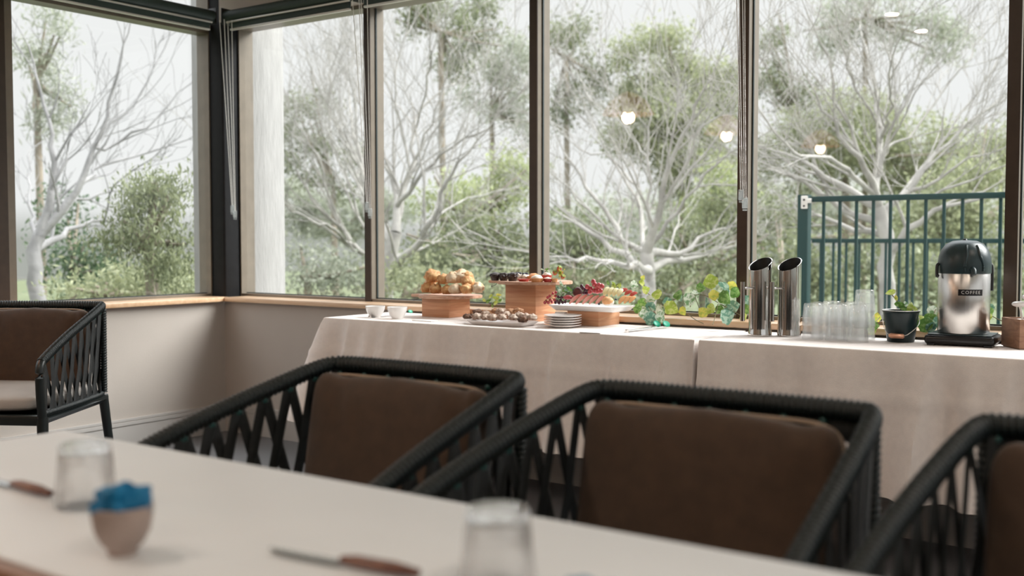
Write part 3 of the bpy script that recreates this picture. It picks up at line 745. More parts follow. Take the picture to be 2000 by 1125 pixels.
L_['wh'] = leaf_mat('variegated_pale_leaf', (.50, .58, .46), (.68, .74, .66), .4, mott=(0.16, 0.3, 0.14))

def put(name, px, py, yplane, r, m, label, cat, group, seed=0, amp=.22, freq=2.2, zmin=None, sub=3, rot=None, flatb=-.75, bottoms=None):
    """a lumpy piece of food whose middle is seen at px, py; rests on zmin if given"""
    p = aty(px, py, yplane)
    rv = Vector(r) if not isinstance(r, (int, float)) else Vector((r, r, r*.85))
    if zmin is not None: p.z = max(p.z, zmin+rv.z*abs(flatb))
    bm = BM(); blob(bm, (0, 0, 0), rv, seed=seed, amp=amp, freq=freq, sub=sub, flatb=flatb, rot=rot)
    o = obj(name, bm, m, None, angle=0); o.location = p; tag(o, label, cat, group); return o
G1 = 'golden puffs piled on the left board'
y0 = rA[2]+.02
puffs = [(834, 563, 0, .026, 'leftmost golden puff in the bottom row, craggy side', 'puff'),
 (852, 565, -.01, .025, 'golden puff second from the left in the bottom row', 'puff'),
 (873, 567, -.012, .022, 'small golden puff at the middle of the bottom row, front', 'puff'),
 (889, 565, -.015, .026, 'pale sided puff right of the middle in the bottom row', 'puffp'),
 (911, 565, -.01, .025, 'round golden puff second from the right in the bottom row', 'puff'),
 (933, 563, .02, .027, 'pale creamy puff at the right end of the bottom row', 'puffp'),
 (845, 541, .02, .032, 'large golden puff on top at the left of the pile', 'puff'),
 (866, 546, .015, .026, 'deep golden puff on top, second from the left', 'puff'),
 (886, 543, .02, .030, 'large puff on top in the middle, light on its right side', 'puffp'),
 (899, 541, .045, .032, 'pale puff at the peak of the pile, behind the middle one', 'puffp'),
 (914, 551, .02, .026, 'orange golden puff on the right shoulder of the pile', 'puff'),
 (912, 540, .055, .024, 'golden puff at the back of the right shoulder of the pile', 'puff'),
 (841, 552, .05, .024, 'golden puff at the back left, under the large top one', 'puffp'),
 (924, 560, .06, .022, 'small pale puff at the back right of the bottom row', 'puffp')]
for i, (px, py, dy, r, lb, mk) in enumerate(puffs):
    put('choux_puff', px, py, y0+dy, (r*1.14, r*1.14, r*1.02), MB_[mk], lb, 'pastry', G1, seed=i+1, amp=.42, freq=2.6, zmin=zA)
# muffins and tarts on the highest board
def muffin(px, py, y, r0_, label, top='choc', cup='choc', berries=0, g='dark muffins on the highest board'):
    r = r0_*1.14; p = aty(px, py, y); e_ = thing('muffin', label, 'muffin', (p.x, p.y, zB), group=g)
    bm = BM(); lathe(bm, [(0, 0), (r*.68, 0), (r*.72, .002), (r*.98, r*.95), (r*.9, r*.98), (0, r*.98)], n=36, rib=36, ribd=.05); obj('paper_cup', bm, MB_[cup], e_)
    bm = BM(); blob(bm, (0, 0, r*1.0), (r*1.04, r*1.04, r*.62), seed=px, amp=.3, freq=2, flatb=-.3); obj('dome', bm, MB_[top], e_)
    if berries:
        rnd = random.Random(int(px))
        for i in range(berries):
            a = 2*PI*i/berries; bm = BM(); blob(bm, (0, 0, 0), .0065, amp=.05, sub=2); o = obj('berry', bm, MB_['berry'], e_); o.location = (r*.5*math.cos(a), r*.5*math.sin(a), r*1.62)
yb0 = rB[2]-.01
muffin(967, 543, yb0, .0205, 'dark chocolate muffin, leftmost on the highest board')
muffin(984, 543, yb0+.01, .0195, 'dark chocolate muffin between the other two on the highest board')
muffin(1001, 543, yb0-.006, .0215, 'dark chocolate muffin with glossy top, third from the left')
muffin(984, 537, yb0+.085, .017, 'dark muffin half hidden behind the front three')
muffin(1013, 538, yb0+.07, .017, 'cream topped cup with dark berries behind the chocolate muffins', top='cream', cup='cream', berries=3)
muffin(1026, 537, yb0+.08, .016, 'cream topped cup with berries beside the orange tart at the back', top='cream', cup='cream', berries=3)
def tart(px, y, r, h, label, fill='cream', shell='crust', dome=.5, z=None):
    p = aty(px, 543, y); e_ = thing('tartlet', label, 'tart', (p.x, p.y, z or zB), group='small tarts on the highest board')
    bm = BM(); lathe(bm, [(0, 0), (r*.72, 0), (r*.98, h), (r, h+.001), (r*.9, h+.001), (r*.84, h*.8), (0, h*.8)], n=40, rib=20, ribd=.04); obj('shell', bm, MB_[shell], e_)
    bm = BM(); blob(bm, (0, 0, h*.85), (r*.84, r*.84, r*dome), seed=px, amp=.18, flatb=-.1); obj('filling', bm, MB_[fill], e_)
tart(1023, yb0-.01, .027, .010, 'flat red tart just right of the chocolate muffins', 'redc', 'redc', .12)
tart(1043, yb0+.075, .032, .020, 'large orange crusted tart at the back of the board', 'crust', 'crust', .5)
tart(1049, yb0-.025, .032, .016, 'wide front tart with a dusted cream dome', 'cream', 'crust', .55)
tart(1070, yb0+.0, .021, .014, 'small tart with pinkish cream right of the wide one', 'cream', 'redc', .45)
tart(1083, yb0+.01, .015, .014, 'smallest orange tart near the strawberries', 'crust', 'crust', .3)
tart(1068, yb0+.08, .024, .026, 'tall tart with white frothy topping at the back', 'cream', 'redc', .7)
def strawberry(px, py, y, r, label, zf=None):
    p = aty(px, py, y); e_ = thing('strawberry', label, 'strawberry', p if zf is None else (p.x, p.y, zf), group='strawberries')
    bm = BM(); lathe(bm, [(0, -r*1.0), (r*.35, -r*.85), (r*.8, -r*.1), (r*.9, r*.4), (r*.6, r*.8), (0, r*.9)], n=20); obj('berry', bm, MB_['straw'], e_)
    bm = BM()
    for i in range(6):
        a = 2*PI*i/6; sweep(bm, [(0, 0, r*.88), (r*.6*math.cos(a), r*.6*math.sin(a), r*.95), (r*1.0*math.cos(a), r*1.0*math.sin(a), r*.7)], [r*.12, r*.22, r*.03], n=6, flat=(1, .3))
    obj('calyx', bm, L_['yg'], e_); return e_
G2 = None
for (px, py, dy, r, lb) in ((1084, 533, .03, .013, 'dark strawberry resting high beside the white topped tart'), (1092, 525, .035, .013, 'topmost strawberry at the right end of the highest board'),
                            (1099, 541, .01, .012, 'lowest strawberry at the right end of the highest board'), (1096, 533, .05, .012, 'strawberry under the topmost one on the highest board')):
    e_ = strawberry(px, py, yb0+dy, r, lb); e_.rotation_euler = (R(px*37 % 80), R(px*53 % 60), 0)
# a sprig of yellow-green flowers among the strawberries
bm = BM(); p = aty(1095, 532, yb0+.02); rnd = random.Random(2)
for i in range(26): blob(bm, (rnd.gauss(0, .007), rnd.gauss(0, .006), rnd.gauss(0, .009)), rnd.uniform(.002, .004), sub=1, amp=0)
o = obj('flower_sprig', bm, L_['ye'], None); o.location = p; tag(o, 'tiny yellow flower sprig among the strawberries on the highest board', 'flowers')

# small dusted pastries on the oblong platter
G3 = 'dusted pastries on the oblong platter'
past = [(913, 618.5, 'pastd', 'dark flecked pastry at the left end of the oblong platter'), (933, 610, 'pastd', 'blackish pastry standing high near the left of the platter'),
 (931, 618, 'past', 'pale dusted pastry second from the left at the front'), (949, 613, 'past', 'pale pastry behind the third front one'),
 (947, 620, 'past', 'pinkish dusted pastry, third from the left at the front'), (962, 621, 'past', 'small whitish pastry at the front, left of the centre'),
 (968, 608, 'crumb', 'brown crusted pastry raised left of the tall block'), (980, 620, 'past', 'dusted pastry with a dark hollow at the front centre'),
 (979, 609, 'past', 'whitish pastry at the top centre of the pile'), (989, 613, 'past', 'pale pastry in the middle, below the top ones'),
 (996, 609, 'crumb', 'reddish brown pastry against the foot of the tall block'), (1003, 620, 'past', 'slanting white dusted roll right of the centre'),
 (1013, 607, 'crumb', 'golden twisted pastry, highest on the platter'), (1015, 616, 'past', 'dusted pastry below the golden twisted one'),
 (1021, 624, 'pastd', 'pastry with a black front at the right of the platter'), (1029, 618, 'past', 'tan pastry second from the right on the platter'),
 (1040, 620, 'past', 'tan pastry at the right end of the oblong platter')]
MB_['crumb'] = mat('brown_pastry', (.34, .14, .07), .7, col2=(.62, .36, .20), scale=50, bump=.6, bscale=110)
for i, (px, py, mk, lb) in enumerate(past):
    fr = (py-607)/17.0; y = TRAY[3]-.035-fr*.095; rx = .017+(i % 3)*.002
    put('filled_pastry', px, py, y, (rx*1.15, rx, rx*.72), MB_[mk], lb, 'pastry', G3, seed=i*3+2, amp=.5, freq=2.6, zmin=zT, rot=Matrix.Rotation(i*1.3, 3, 'Z'))

# fruit
def bunch(pts, yplane, r, m, label, jit, seed):
    rnd = random.Random(seed); c = aty(*pts[0], yplane); e_ = thing('grape_bunch', label, 'grapes', c, group=None)
    bm = BM()
    for i, (px, py) in enumerate(pts):
        p = aty(px, py, yplane+rnd.uniform(-jit, jit*.4)); p.z = max(p.z, zP+r*.9)
        b = BM(); blob(b, (0, 0, 0), (r*rnd.uniform(.9, 1.08),)*2+(r*1.05,), amp=.03, sub=2, seed=i); o = obj('grape', b, MB_[m], e_, angle=0); o.location = p-c
        sweep(bm, [p-c, (p-c)*.3+Vector((0, .01, .004))], .0012, n=5)
    obj('stalk', bm, L_['gr'], e_)
yp = PLT[2]+.035
bunch([(1070, 581), (1067, 588), (1074, 578), (1075, 586), (1080, 573), (1085, 578), (1078, 590), (1071, 591), (1083, 586), (1086, 571), (1064, 591)], yp, .0068, 'grape', 'small red grapes heaped at the left end of the fruit platter', .012, 1)
bunch([(1091, 580), (1088, 588), (1095, 587), (1099, 591), (1092, 592), (1104, 590), (1085, 591), (1097, 581), (1106, 584)], yp, .0070, 'grapd', 'dark grapes beside the small red ones on the fruit platter', .012, 2)
bunch([(1147, 560), (1161, 555), (1161, 568), (1170, 557), (1176, 559), (1173, 568), (1154, 564), (1159, 550), (1166, 561), (1167, 569), (1152, 570)], yp+.03, .0112, 'grape', 'bright red grapes at the top of the fruit heap', .012, 3)
bunch([(1136, 559), (1143, 567), (1139, 563), (1147, 573), (1150, 567), (1141, 572)], yp+.035, .0085, 'grapd', 'black grapes left of the bright red bunch', .01, 4)
put('fig', 1128, 571, yp+.03, (.021, .019, .023), MB_['fig'], 'whole dark fig in the middle of the fruit heap', 'fig', None, seed=3, amp=.12, zmin=zP)
put('fig', 1110, 581, yp, (.024, .016, .011), MB_['grape'], 'dark red cut plum below the mint leaves', 'plum', None, seed=6, amp=.15, zmin=zP).name = 'plum_half'
for i, (px, py) in enumerate(((1170, 594), (1203, 585), (1118, 588))):
    put('blueberry', px, py, yp-.02+(.02 if i == 2 else 0), .0052, MB_['berry'], ['blueberry at the foot of the orange half, left side', 'blueberry tucked at the upper right of the orange half', 'blueberry lying under the fig, front of the heap'][i], 'berry', 'loose blueberries', seed=i, amp=.05, sub=2, zmin=zP)
def wedge(px0, py0, px1, py1, y, w, th, m, m2, label, name='melon_slice', cat='melon', g=None):
    a = aty(px0, py0, y); b = aty(px1, py1, y+.02); L = (b-a).length; n = 14
    e_ = thing(name, label, cat, a, group=g)
    bm = BM(); pr = []
    ax = (b-a).normalized(); up = Vector((0, -.35, 1)); up = (up-ax*up.dot(ax)).normalized(); sd = ax.cross(up)
    rows = []
    for i in range(n+1):
        q = i/n; k_ = math.sin(PI*min(1, max(0, q*.94+.03)))**.6; c = ax*(L*q)
        rows.append([bm.verts.new(c+sd*th*k_*sx+up*w*k_*uz) for sx, uz in ((-1, 0), (1, 0), (.25, 1), (-.25, 1))])
    for r0, r1 in zip(rows[:-1], rows[1:]):
        for j in range(4): bm.faces.new((r0[j], r1[j], r1[(j+1) % 4], r0[(j+1) % 4]))
    bm.faces.new(rows[0]); bm.faces.new(rows[-1][::-1]); bmesh.ops.recalc_face_normals(bm, faces=bm.faces)
    obj('flesh', bm, MB_[m], e_, angle=35)
    if m2:
        bm = BM(); sweep(bm, [ax*(L*i/n)-up*.001 for i in range(n+1)], [th*.9*max(.2, math.sin(PI*min(1, max(0, i/n*.94+.03)))**.6) for i in range(n+1)], n=8, up=up, flat=(1, .25)); obj('rind', bm, MB_[m2], e_)
    return e_
for i in range(5):
    wedge(1112+i*13, 594.5, 1136+i*11.5, 575.5+i*.8, yp-.012+i*.001, .014, .006, 'pink', None,
          ['leftmost pale pink watermelon slice', 'second pink watermelon slice from the left', 'deep pink watermelon slice in the middle of the fan', 'fourth pink watermelon slice, below the red grapes', 'rightmost pink watermelon slice, against the orange half'][i], 'watermelon_slice', 'melon', 'pink watermelon slices')
e_ = thing('orange_half', 'peeled orange half at the front of the fruit platter', 'orange', aty(1187, 588, yp-.015))
bm = BM(); blob(bm, (0, 0, 0), (.026, .022, .019), amp=.05, seed=4, flatb=-.7)
for v in bm.verts:
    a = math.atan2(v.co.x, v.co.z); v.co *= 1-.05*abs(math.cos(a*5))**8
obj('flesh', bm, MB_['orange'], e_, angle=0)
bm = BM(); blob(bm, (0, .003, -.004), (.0265, .021, .0165), amp=.02, seed=4); obj('pith', bm, MB_['cream'], e_)
for i in range(4):
    wedge(1180+i*9, 579, 1190+i*9, 561+i*1.5, yp+.02, .020, .009, 'melon', None, ['leftmost pale green melon piece beside the red grapes', 'second pale green melon piece from the red grapes', 'third pale green melon piece from the red grapes', 'rightmost pale green melon piece, touching the apple wedges'][i], 'melon_slice', 'melon', 'pale green melon pieces')
for i in range(3):
    wedge(1209+i*10, 594-i*1, 1224+i*9, 579+i*.5, yp+.005+i*.012, .016, .007, 'cant', 'rind', ['leftmost orange melon slice with a green rind', 'middle orange melon slice with a green rind', 'rightmost orange melon slice, at the end of the platter'][i], 'cantaloupe_slice', 'melon', 'orange melon slices')
for i, (px, py) in enumerate(((1219, 568), (1228, 572), (1238, 575))):
    wedge(px-8, py+5, px+7, py-3, yp+.05, .014, .007, 'apple', None, ['left red apple wedge behind the orange melon slices', 'middle red apple wedge behind the orange melon slices', 'right red apple wedge at the end of the fruit heap'][i], 'apple_wedge', 'apple', 'red apple wedges')

# ------------------------------------------------------------------ leaves and vines
def leaf_bm(bm, c, size, yaw, pitch, roll, heart=True):
    """a folded, drooping leaf blade with a pointed tip"""
    rot = Matrix.Rotation(yaw, 3, 'Y') @ Matrix.Rotation(pitch, 3, 'X') @ Matrix.Rotation(roll, 3, 'Z')
    n = 10; rows = []
    for i in range(n+1):
        q = i/n; w = (math.sin(PI*min(1, q**.72)))**.85*(.52 if heart else .24)
        if heart and q < .12: w = max(w, .20)
        y = q-(.08 if (heart and i == 0) else 0)
        row = []
        for s in (-1, -.5, 0, .5, 1):
            x = w*s; z = -.35*(q-.3)**2+.22*abs(s)*w+(.02*math.sin(q*9+s*3))
            row.append(bm.verts.new(Vector(c)+rot @ Vector((x*size, y*size, z*size))))
        rows.append(row)
    for a, b in zip(rows[:-1], rows[1:]):
        for j in range(4): bm.faces.new((a[j], a[j+1], b[j+1], b[j]))
def vine(name, label, stems, leaves, cat='vine', seed=0, base=None, heart=True):
    rnd = random.Random(seed)
    b0 = base or Vector(aty(stems[0][0][0], stems[0][0][1], stems[0][0][2]))
    e_ = thing(name, label, cat, b0)
    bm = BM()
    for st in stems: sweep(bm, smooth_path([aty(*q)-b0 for q in st], 2), .0016, n=6)
    obj('stem', bm, MSTEM, e_)
    for (px, py, y, s, mk) in leaves:
        p = aty(px, py, y)-b0; sz = s*.0037
        bm = BM(); leaf_bm(bm, (0, -0, 0), sz, rnd.uniform(-2.6, 2.6), rnd.uniform(.9, 1.9), rnd.uniform(-.5, .5), heart)
        cc = sum((v.co for v in bm.verts), Vector())/len(bm.verts); bmesh.ops.translate(bm, verts=bm.verts, vec=-cc)
        dd = BM(); dd.free()
        o = obj('leaf', bm, L_[mk], e_, angle=0); o.location = p
    return e_
MSTEM = mat('vine_stem', (.14, .12, .05), .6)
gl = [(1256, 542, 6, 'ye'), (1239, 556, 10, 'wh'), (1254, 553, 8, 'yg'), (1262, 566, 10, 'yg'), (1284, 573, 13, 'yg'), (1273, 584, 12, 'wh'), (1254, 592, 13, 'gr'), (1243, 602, 11, 'gr'), (1258, 608, 13, 'wh'),
      (1272, 600, 12, 'te'), (1291, 608, 13, 'wh'), (1312, 602, 17, 'yg'), (1302, 590, 11, 'te'), (1334, 608, 10, 'ye'), (1325, 574, 13, 'gr'), (1327, 582, 10, 'te'), (1345, 586, 15, 'wh'), (1372, 609, 12, 'ye'), (1387, 602, 12, 'yg'),
      (1386, 551, 17, 'yg'), (1369, 562, 11, 'gr'), (1396, 576, 12, 'ye'), (1414, 562, 16, 'te'), (1431, 558, 11, 'ye'), (1416, 582, 16, 'gr'), (1434, 570, 13, 'gr'), (1411, 594, 12, 'wh'), (1433, 598, 15, 'te'),
      (1457, 588, 13, 'te'), (1458, 604, 12, 'gr'), (1424, 608, 12, 'te'), (1380, 590, 12, 'te'), (1359, 575, 11, 'wh'), (1404, 606, 10, 'gr'), (1452, 618, 9, 'yg')]
rnd = random.Random(8)
lv = [(px, py, rnd.uniform(.00, .07) if py < 600 else rnd.uniform(-.03, .03), s, mk) for px, py, s, mk in gl]
lv += [(1273, 622, -.13, 16, 'te'), (1256, 614, -.125, 11, 'wh'), (1290, 619, -.125, 12, 'wh'), (1421, 618, -.125, 17, 'te')]
vine('vine_garland', 'trailing vine with heart shaped leaves lying along the timber sill', [[(1256, 546, .05), (1262, 575, .06), (1300, 590, .03), (1340, 578, .05), (1375, 574, .06), (1400, 590, .03), (1450, 618, 0)],
     [(1258, 585, .04), (1275, 610, -.05), (1276, 622, -.12)], [(1352, 578, .05), (1348, 600, .04)], [(1356, 576, .05), (1365, 600, .02), (1370, 612, .0)], [(1345, 615, 0), (1360, 626, -.10), (1374, 632, -.115)], [(1395, 566, .06), (1402, 585, .03)], [(1402, 594, 0), (1396, 622, -.06), (1392, 634, -.115)]], lv, seed=5)
vine('vine_sprig', 'small yellow green sprig on the sill between the two left boards', [[(945, 586, .02), (960, 596, .02), (985, 600, .03)], [(955, 600, .02), (975, 580, .03)]],
     [(945, 586, .0, 8, 'yg'), (954, 588, .0, 9, 'gr'), (958, 579, .02, 8, 'yg'), (968, 582, .02, 10, 'yg'), (974, 576, .02, 8, 'ye'), (968, 592, .0, 10, 'yg'), (962, 596, .0, 7, 'gr'), (976, 588, .0, 8, 'gr')], seed=3, heart=False)
vine('vine_sprig', 'leafy vine end on the sill between the tumblers and the dark bucket', [[(1685, 628, -.02), (1705, 636, -.08), (1718, 620, 0)]],
     [(1703, 636, -.10, 14, 'gr'), (1694, 632, -.06, 10, 'te'), (1713, 619, .0, 9, 'ye'), (1704, 645, -.105, 9, 'yg')], seed=6)
vine('vine_sprig', 'leafy vine on the sill between the dark bucket and the coffee pot', [[(1795, 630, -.03), (1815, 632, -.08), (1830, 600, .02)]],
     [(1808, 632, -.10, 15, 'gr'), (1820, 640, -.10, 11, 'te'), (1822, 606, .0, 10, 'wh'), (1800, 625, -.06, 12, 'yg'), (1818, 622, -.05, 12, 'gr'), (1828, 628, -.08, 10, 'te')], seed=9)
vine('vine_sprig', 'thin vine tail on the sill right of the coffee pot', [[(1930, 612, .02), (1945, 622, -.02), (1975, 634, -.05), (1996, 640, -.10)]],
     [(1931, 606, .0, 9, 'gr'), (1930, 617, .0, 9, 'yg'), (1934, 600, .02, 7, 'te')], seed=12)
# mint and garnish leaves on the fruit
rnd = random.Random(4)
def garnish(cx, cy, y, n, sx, sy, mks, label, s=8):
    lvs = [(cx+rnd.gauss(0, sx), cy+rnd.gauss(0, sy), y+rnd.uniform(-.01, .015), s*rnd.uniform(.7, 1.15), rnd.choice(mks)) for _ in range(n)]
    vine('garnish_sprig', label, [[(cx-4, cy+4, y), (cx+5, cy-3, y)]], lvs, cat='herb', seed=int(cx), heart=False)
garnish(1102, 564, yp+.015, 16, 8, 5, ['gr', 'te', 'wh', 'gr'], 'dark mint sprig over the left half of the fruit')
garnish(1120, 566, yp+.03, 4, 4, 3, ['gr', 'te'], 'green leaf tuft beside the whole fig', 7)
garnish(1204, 556, yp+.05, 9, 6, 3.5, ['yg', 'yg', 'gr'], 'bright green leaves on top of the pale melon', 7)
garnish(1068, 527, yb0+.09, 7, 6, 2.5, ['yg', 'wh', 'gr'], 'leafy garnish on the white topped tart', 5)

# ------------------------------------------------------------------ crockery
def bowl(px, py, r, h, label, m='porc'):
    p = atz(px, py, TZ); bm = BM()
    lathe(bm, [(0, .003), (r*.46, .003), (r*.48, 0), (r*.52, 0), (r*.54, .004), (r*.78, h*.35), (r*.95, h*.75), (r, h), (r*.965, h), (r*.91, h*.74), (r*.74, h*.38), (r*.45, .009), (0, .008)], n=48)
    o = obj('bowl', bm, M[m], None); o.location = p; tag(o, label, 'bowl', 'white bowls at the left end of the buffet')
bowl(733, 619.5, .046, .052, 'white china bowl at the left end of the buffet, behind the tongs')
bowl(776, 622.5, .046, .054, 'white china bowl standing right of the leftmost bowl')
pp = atz(1099, 639, TZ)
for i in range(5):
    bm = BM(); r = .078
    lathe(bm, [(0, .001), (r*.55, 0), (r*.6, .001), (r*.62, .003), (r*.98, .0098), (r, .0115), (r*.985, .0122), (r*.66, .0065), (r*.6, .0055), (0, .0055)], n=64)
    o = obj('plate', bm, M['porc2'], None); o.location = (pp.x, pp.y, TZ+i*.0098+(0 if i else 0))
    tag(o, ['bottom plate of the stack', 'second plate from the bottom of the stack', 'middle plate of the stack of five', 'second plate from the top of the stack', 'top plate of the stack beside the fruit'][i], 'plate', 'stacked white plates')
bm = BM(); a = atz(1156, 650, TZ); box(bm, (-.045, -.02, 0), (.045, .02, .003), bev=.001)
o = obj('folded_napkin', bm, M['white'], None); o.location = a; o.rotation_euler = (0, 0, R(4)); tag(o, 'small folded white napkin in front of the plate stack', 'napkin')
bm = BM(); a = atz(830, 627, TZ); box(bm, (-.06, -.022, 0), (.06, .022, .004), bev=.0012)
o = obj('folded_napkin', bm, M['white'], None); o.location = a; o.rotation_euler = (0, 0, R(-5)); tag(o, 'flat white napkin in front of the left pine block', 'napkin')
bm = BM(); a = aty(1096, 612, rC[2]+.01); box(bm, (-.024, -.012, TZ), (.024, .012, a.z+.006), bev=.001)
o = obj('sugar_box', bm, M['white'], None); o.location = (a.x, a.y, 0); tag(o, 'small white box standing behind the plate stack', 'box')
def tongs(pa, pb, label, headr, heads=((0, 0), (0, 0))):
    e_ = thing('serving_tongs', label, 'tongs', pa, group='steel tongs with green tips')
    ax = (pb-pa); L = ax.length; e_.rotation_euler = (0, 0, math.atan2(ax.y, ax.x))
    for s in (-1, 1):
        bm = BM(); sweep(bm, smooth_path([(0, s*.004, .006), (L*.3, s*.009, .006), (L*.75, s*(.014 if s < 0 else .018), .007), (L*.88, s*.016, .009)], 2), .006, n=8, flat=(1, .3)); obj('arm', bm, M['steel'], e_)
        bm = BM(); blob(bm, (L*1.0+s*-.010, s*.016+.004, .006+headr*.5), (headr, headr*.62, .005), amp=.03, sub=3, rot=Matrix.Rotation(R(52), 3, 'X')); obj('silicone_head', bm, M['green'], e_)
    bm = BM(); lathe(bm, [(0, 0), (.008, 0), (.008, .011), (0, .011)], n=16); obj('hinge', bm, M['steel'], e_)
tongs(atz(1224, 649, TZ), atz(1294, 641, TZ), 'steel tongs with round green heads lying near the table edge', .024)
tongs(atz(722, 621, TZ), atz(795, 614, TZ), 'steel tongs lying behind the bowls, one green tip showing', .016)

# ------------------------------------------------------------------ slant-cut steel pitchers
def pitcher(px, py, label):
    p = atz(px, py, TZ); e_ = thing('steel_pitcher', label, 'pitcher', p, group='slant cut steel pitchers')
    r = .0425; n = 56; zl, zh = .243, .292
    dirv = Vector((-.227, -.973, 0))     # the low lip points to the front left
    def ztop(a): return (zl+zh)/2-(zh-zl)/2*(math.cos(a)*dirv.x+math.sin(a)*dirv.y)/dirv.length
    bm = BM(); lv = [(.045, 0, 0), (.0455, .003, 0), (.0435, .012, 0), (r, .03, 0)]
    rings = []
    for rr, z, _ in lv: rings.append([bm.verts.new((rr*math.cos(2*PI*i/n), rr*math.sin(2*PI*i/n), z)) for i in range(n)])
    for q in (.25, .5, .75, 1): rings.append([bm.verts.new((r*math.cos(2*PI*i/n), r*math.sin(2*PI*i/n), .03+(ztop(2*PI*i/n)-.03)*q)) for i in range(n)])
    rings.append([bm.verts.new(((r+.0012)*math.cos(2*PI*i/n), (r+.0012)*math.sin(2*PI*i/n), ztop(2*PI*i/n)+.001)) for i in range(n)])
    rings.append([bm.verts.new(((r-.0025)*math.cos(2*PI*i/n), (r-.0025)*math.sin(2*PI*i/n), ztop(2*PI*i/n)+.0005)) for i in range(n)])
    for a, b in zip(rings[:-1], rings[1:]):
        for i in range(n): bm.faces.new((a[i], a[(i+1) % n], b[(i+1) % n], b[i]))
    bm.faces.new(rings[0][::-1]); obj('body', bm, M['steel'], e_, angle=50)
    bm = BM(); a = [bm.verts.new(((r-.0025)*math.cos(2*PI*i/n), (r-.0025)*math.sin(2*PI*i/n), ztop(2*PI*i/n)+.0003)) for i in range(n)]
    b = [bm.verts.new(((r-.003)*math.cos(2*PI*i/n), (r-.003)*math.sin(2*PI*i/n), .01)) for i in range(n)]
    for i in range(n): bm.faces.new((a[i], b[i], b[(i+1) % n], a[(i+1) % n]))
    bm.faces.new(b); obj('inner_wall', bm, M['dkin'], e_)
    h = Vector((-.38, -.93, 0)).normalized()
    bm = BM(); sweep(bm, [h*.090+Vector((0, 0, .058)), h*.090+Vector((0, 0, .204))], .0085, n=20); obj('handle_bar', bm, M['steel'], e_)
    bm = BM(); sweep(bm, [h*.040+Vector((0, 0, .180)), h*.090+Vector((0, 0, .180))], .0045, n=12); obj('handle_rod', bm, M['steel'], e_)
pitcher(1484, 655, 'left steel pitcher with a slanted mouth, nearer the vine')
pitcher(1541, 656, 'right steel pitcher with a slanted mouth, beside the tumblers')

# ------------------------------------------------------------------ stacked tumblers
cols = [(1587, -.258, 2, 'front left'), (1633, -.256, 2, 'front middle'), (1675, -.262, 2, 'front right'), (1604, -.172, 2, 'second row left'), (1648, -.170, 2, 'second row middle'), (1688, -.175, 3, 'second row right'), (1624, -.086, 2, 'back row left'), (1668, -.086, 2, 'back row right')]
bm = BM(); tumbler(bm, .032, .0385, .082, .012, .0028, 40, 10); tm = bm
me0 = None
for (px, wy, n_, nm) in cols:
    p = aty(px, 655, wy)
    for i in range(n_):
        if me0 is None:
            o = obj('stacked_tumbler', tm, M['tglass'], None, angle=35); me0 = o.data
        else:
            o = bpy.data.objects.new('stacked_tumbler', me0); COL.objects.link(o)
        o.location = (p.x, p.y, TZ+i*.050); o.rotation_euler = (0, 0, px*.37+i)
        tag(o, '%s tumbler of the %s column in the glass stack' % (('lower', 'upper')[i] if n_ == 2 else ('lowest', 'middle', 'top')[i], nm), 'glass', 'upturned tumblers stacked on the buffet')

# ------------------------------------------------------------------ dark bucket with a plant
p = atz(1759, 667, TZ); e_ = thing('small_bucket', 'small dark green bucket with wire bail and copper grip, leaves inside', 'bucket', p)
bm = BM(); lathe(bm, [(0, .002), (.044, 0), (.046, .002), (.060, .104), (.064, .107), (.064, .110), (.059, .110), (.057, .104), (.044, .006), (0, .005)], n=48); obj('pail', bm, M['airb'], e_)
bm = BM(); sweep(bm, [(.0625*math.cos(2*PI*i/48), .0625*math.sin(2*PI*i/48), .1105) for i in range(49)], .0016, n=8); obj('rim', bm, M['chainm'], e_)
rv = Vector((.81, .58, 0)); fv = Vector((.50, -.86, 0)); hp = []
q0 = rv*.060+Vector((0, 0, .094)); g0 = rv*-.052+fv*.050+Vector((0, 0, .026)); g1 = rv*-.004+fv*.062+Vector((0, 0, .024)); q1 = rv*-.066+Vector((0, 0, .094))
bm = BM(); sweep(bm, smooth_path([q0, q0+fv*.03+Vector((0, 0, -.03)), g1+rv*.022+Vector((0, 0, .012)), g1, g0, g0+rv*-.01+fv*-.02+Vector((0, 0, .012)), q1+fv*.01+Vector((0, 0, -.03)), q1], 2), .0014, n=6); ba = obj('bail', bm, M['chainm'], e_)
bm = BM(); sweep(bm, [g0-rv*.004, g0.lerp(g1, .1), g0.lerp(g1, .9), g1], [.005, .0095, .009, .005], n=14); obj('grip', bm, M['copper'], ba)
vine('vine_cutting', 'yellow green leafy cutting standing in the dark bucket', [[(1765, 606, p.y), (1755, 590, p.y), (1742, 576, p.y)], [(1765, 606, p.y), (1778, 600, p.y)], [(1764, 606, p.y), (1766, 594, p.y)]],
     [(1739, 571, p.y, 11, 'yg'), (1750, 581, p.y, 7, 'ye'), (1757, 594, p.y, 10, 'gr'), (1768, 593, p.y, 10, 'wh'), (1778, 599, p.y, 12, 'yg'), (1787, 603, p.y, 9, 'yg'), (1764, 601, p.y-.01, 11, 'gr')], seed=21, base=p+Vector((0, 0, .03)), heart=False)

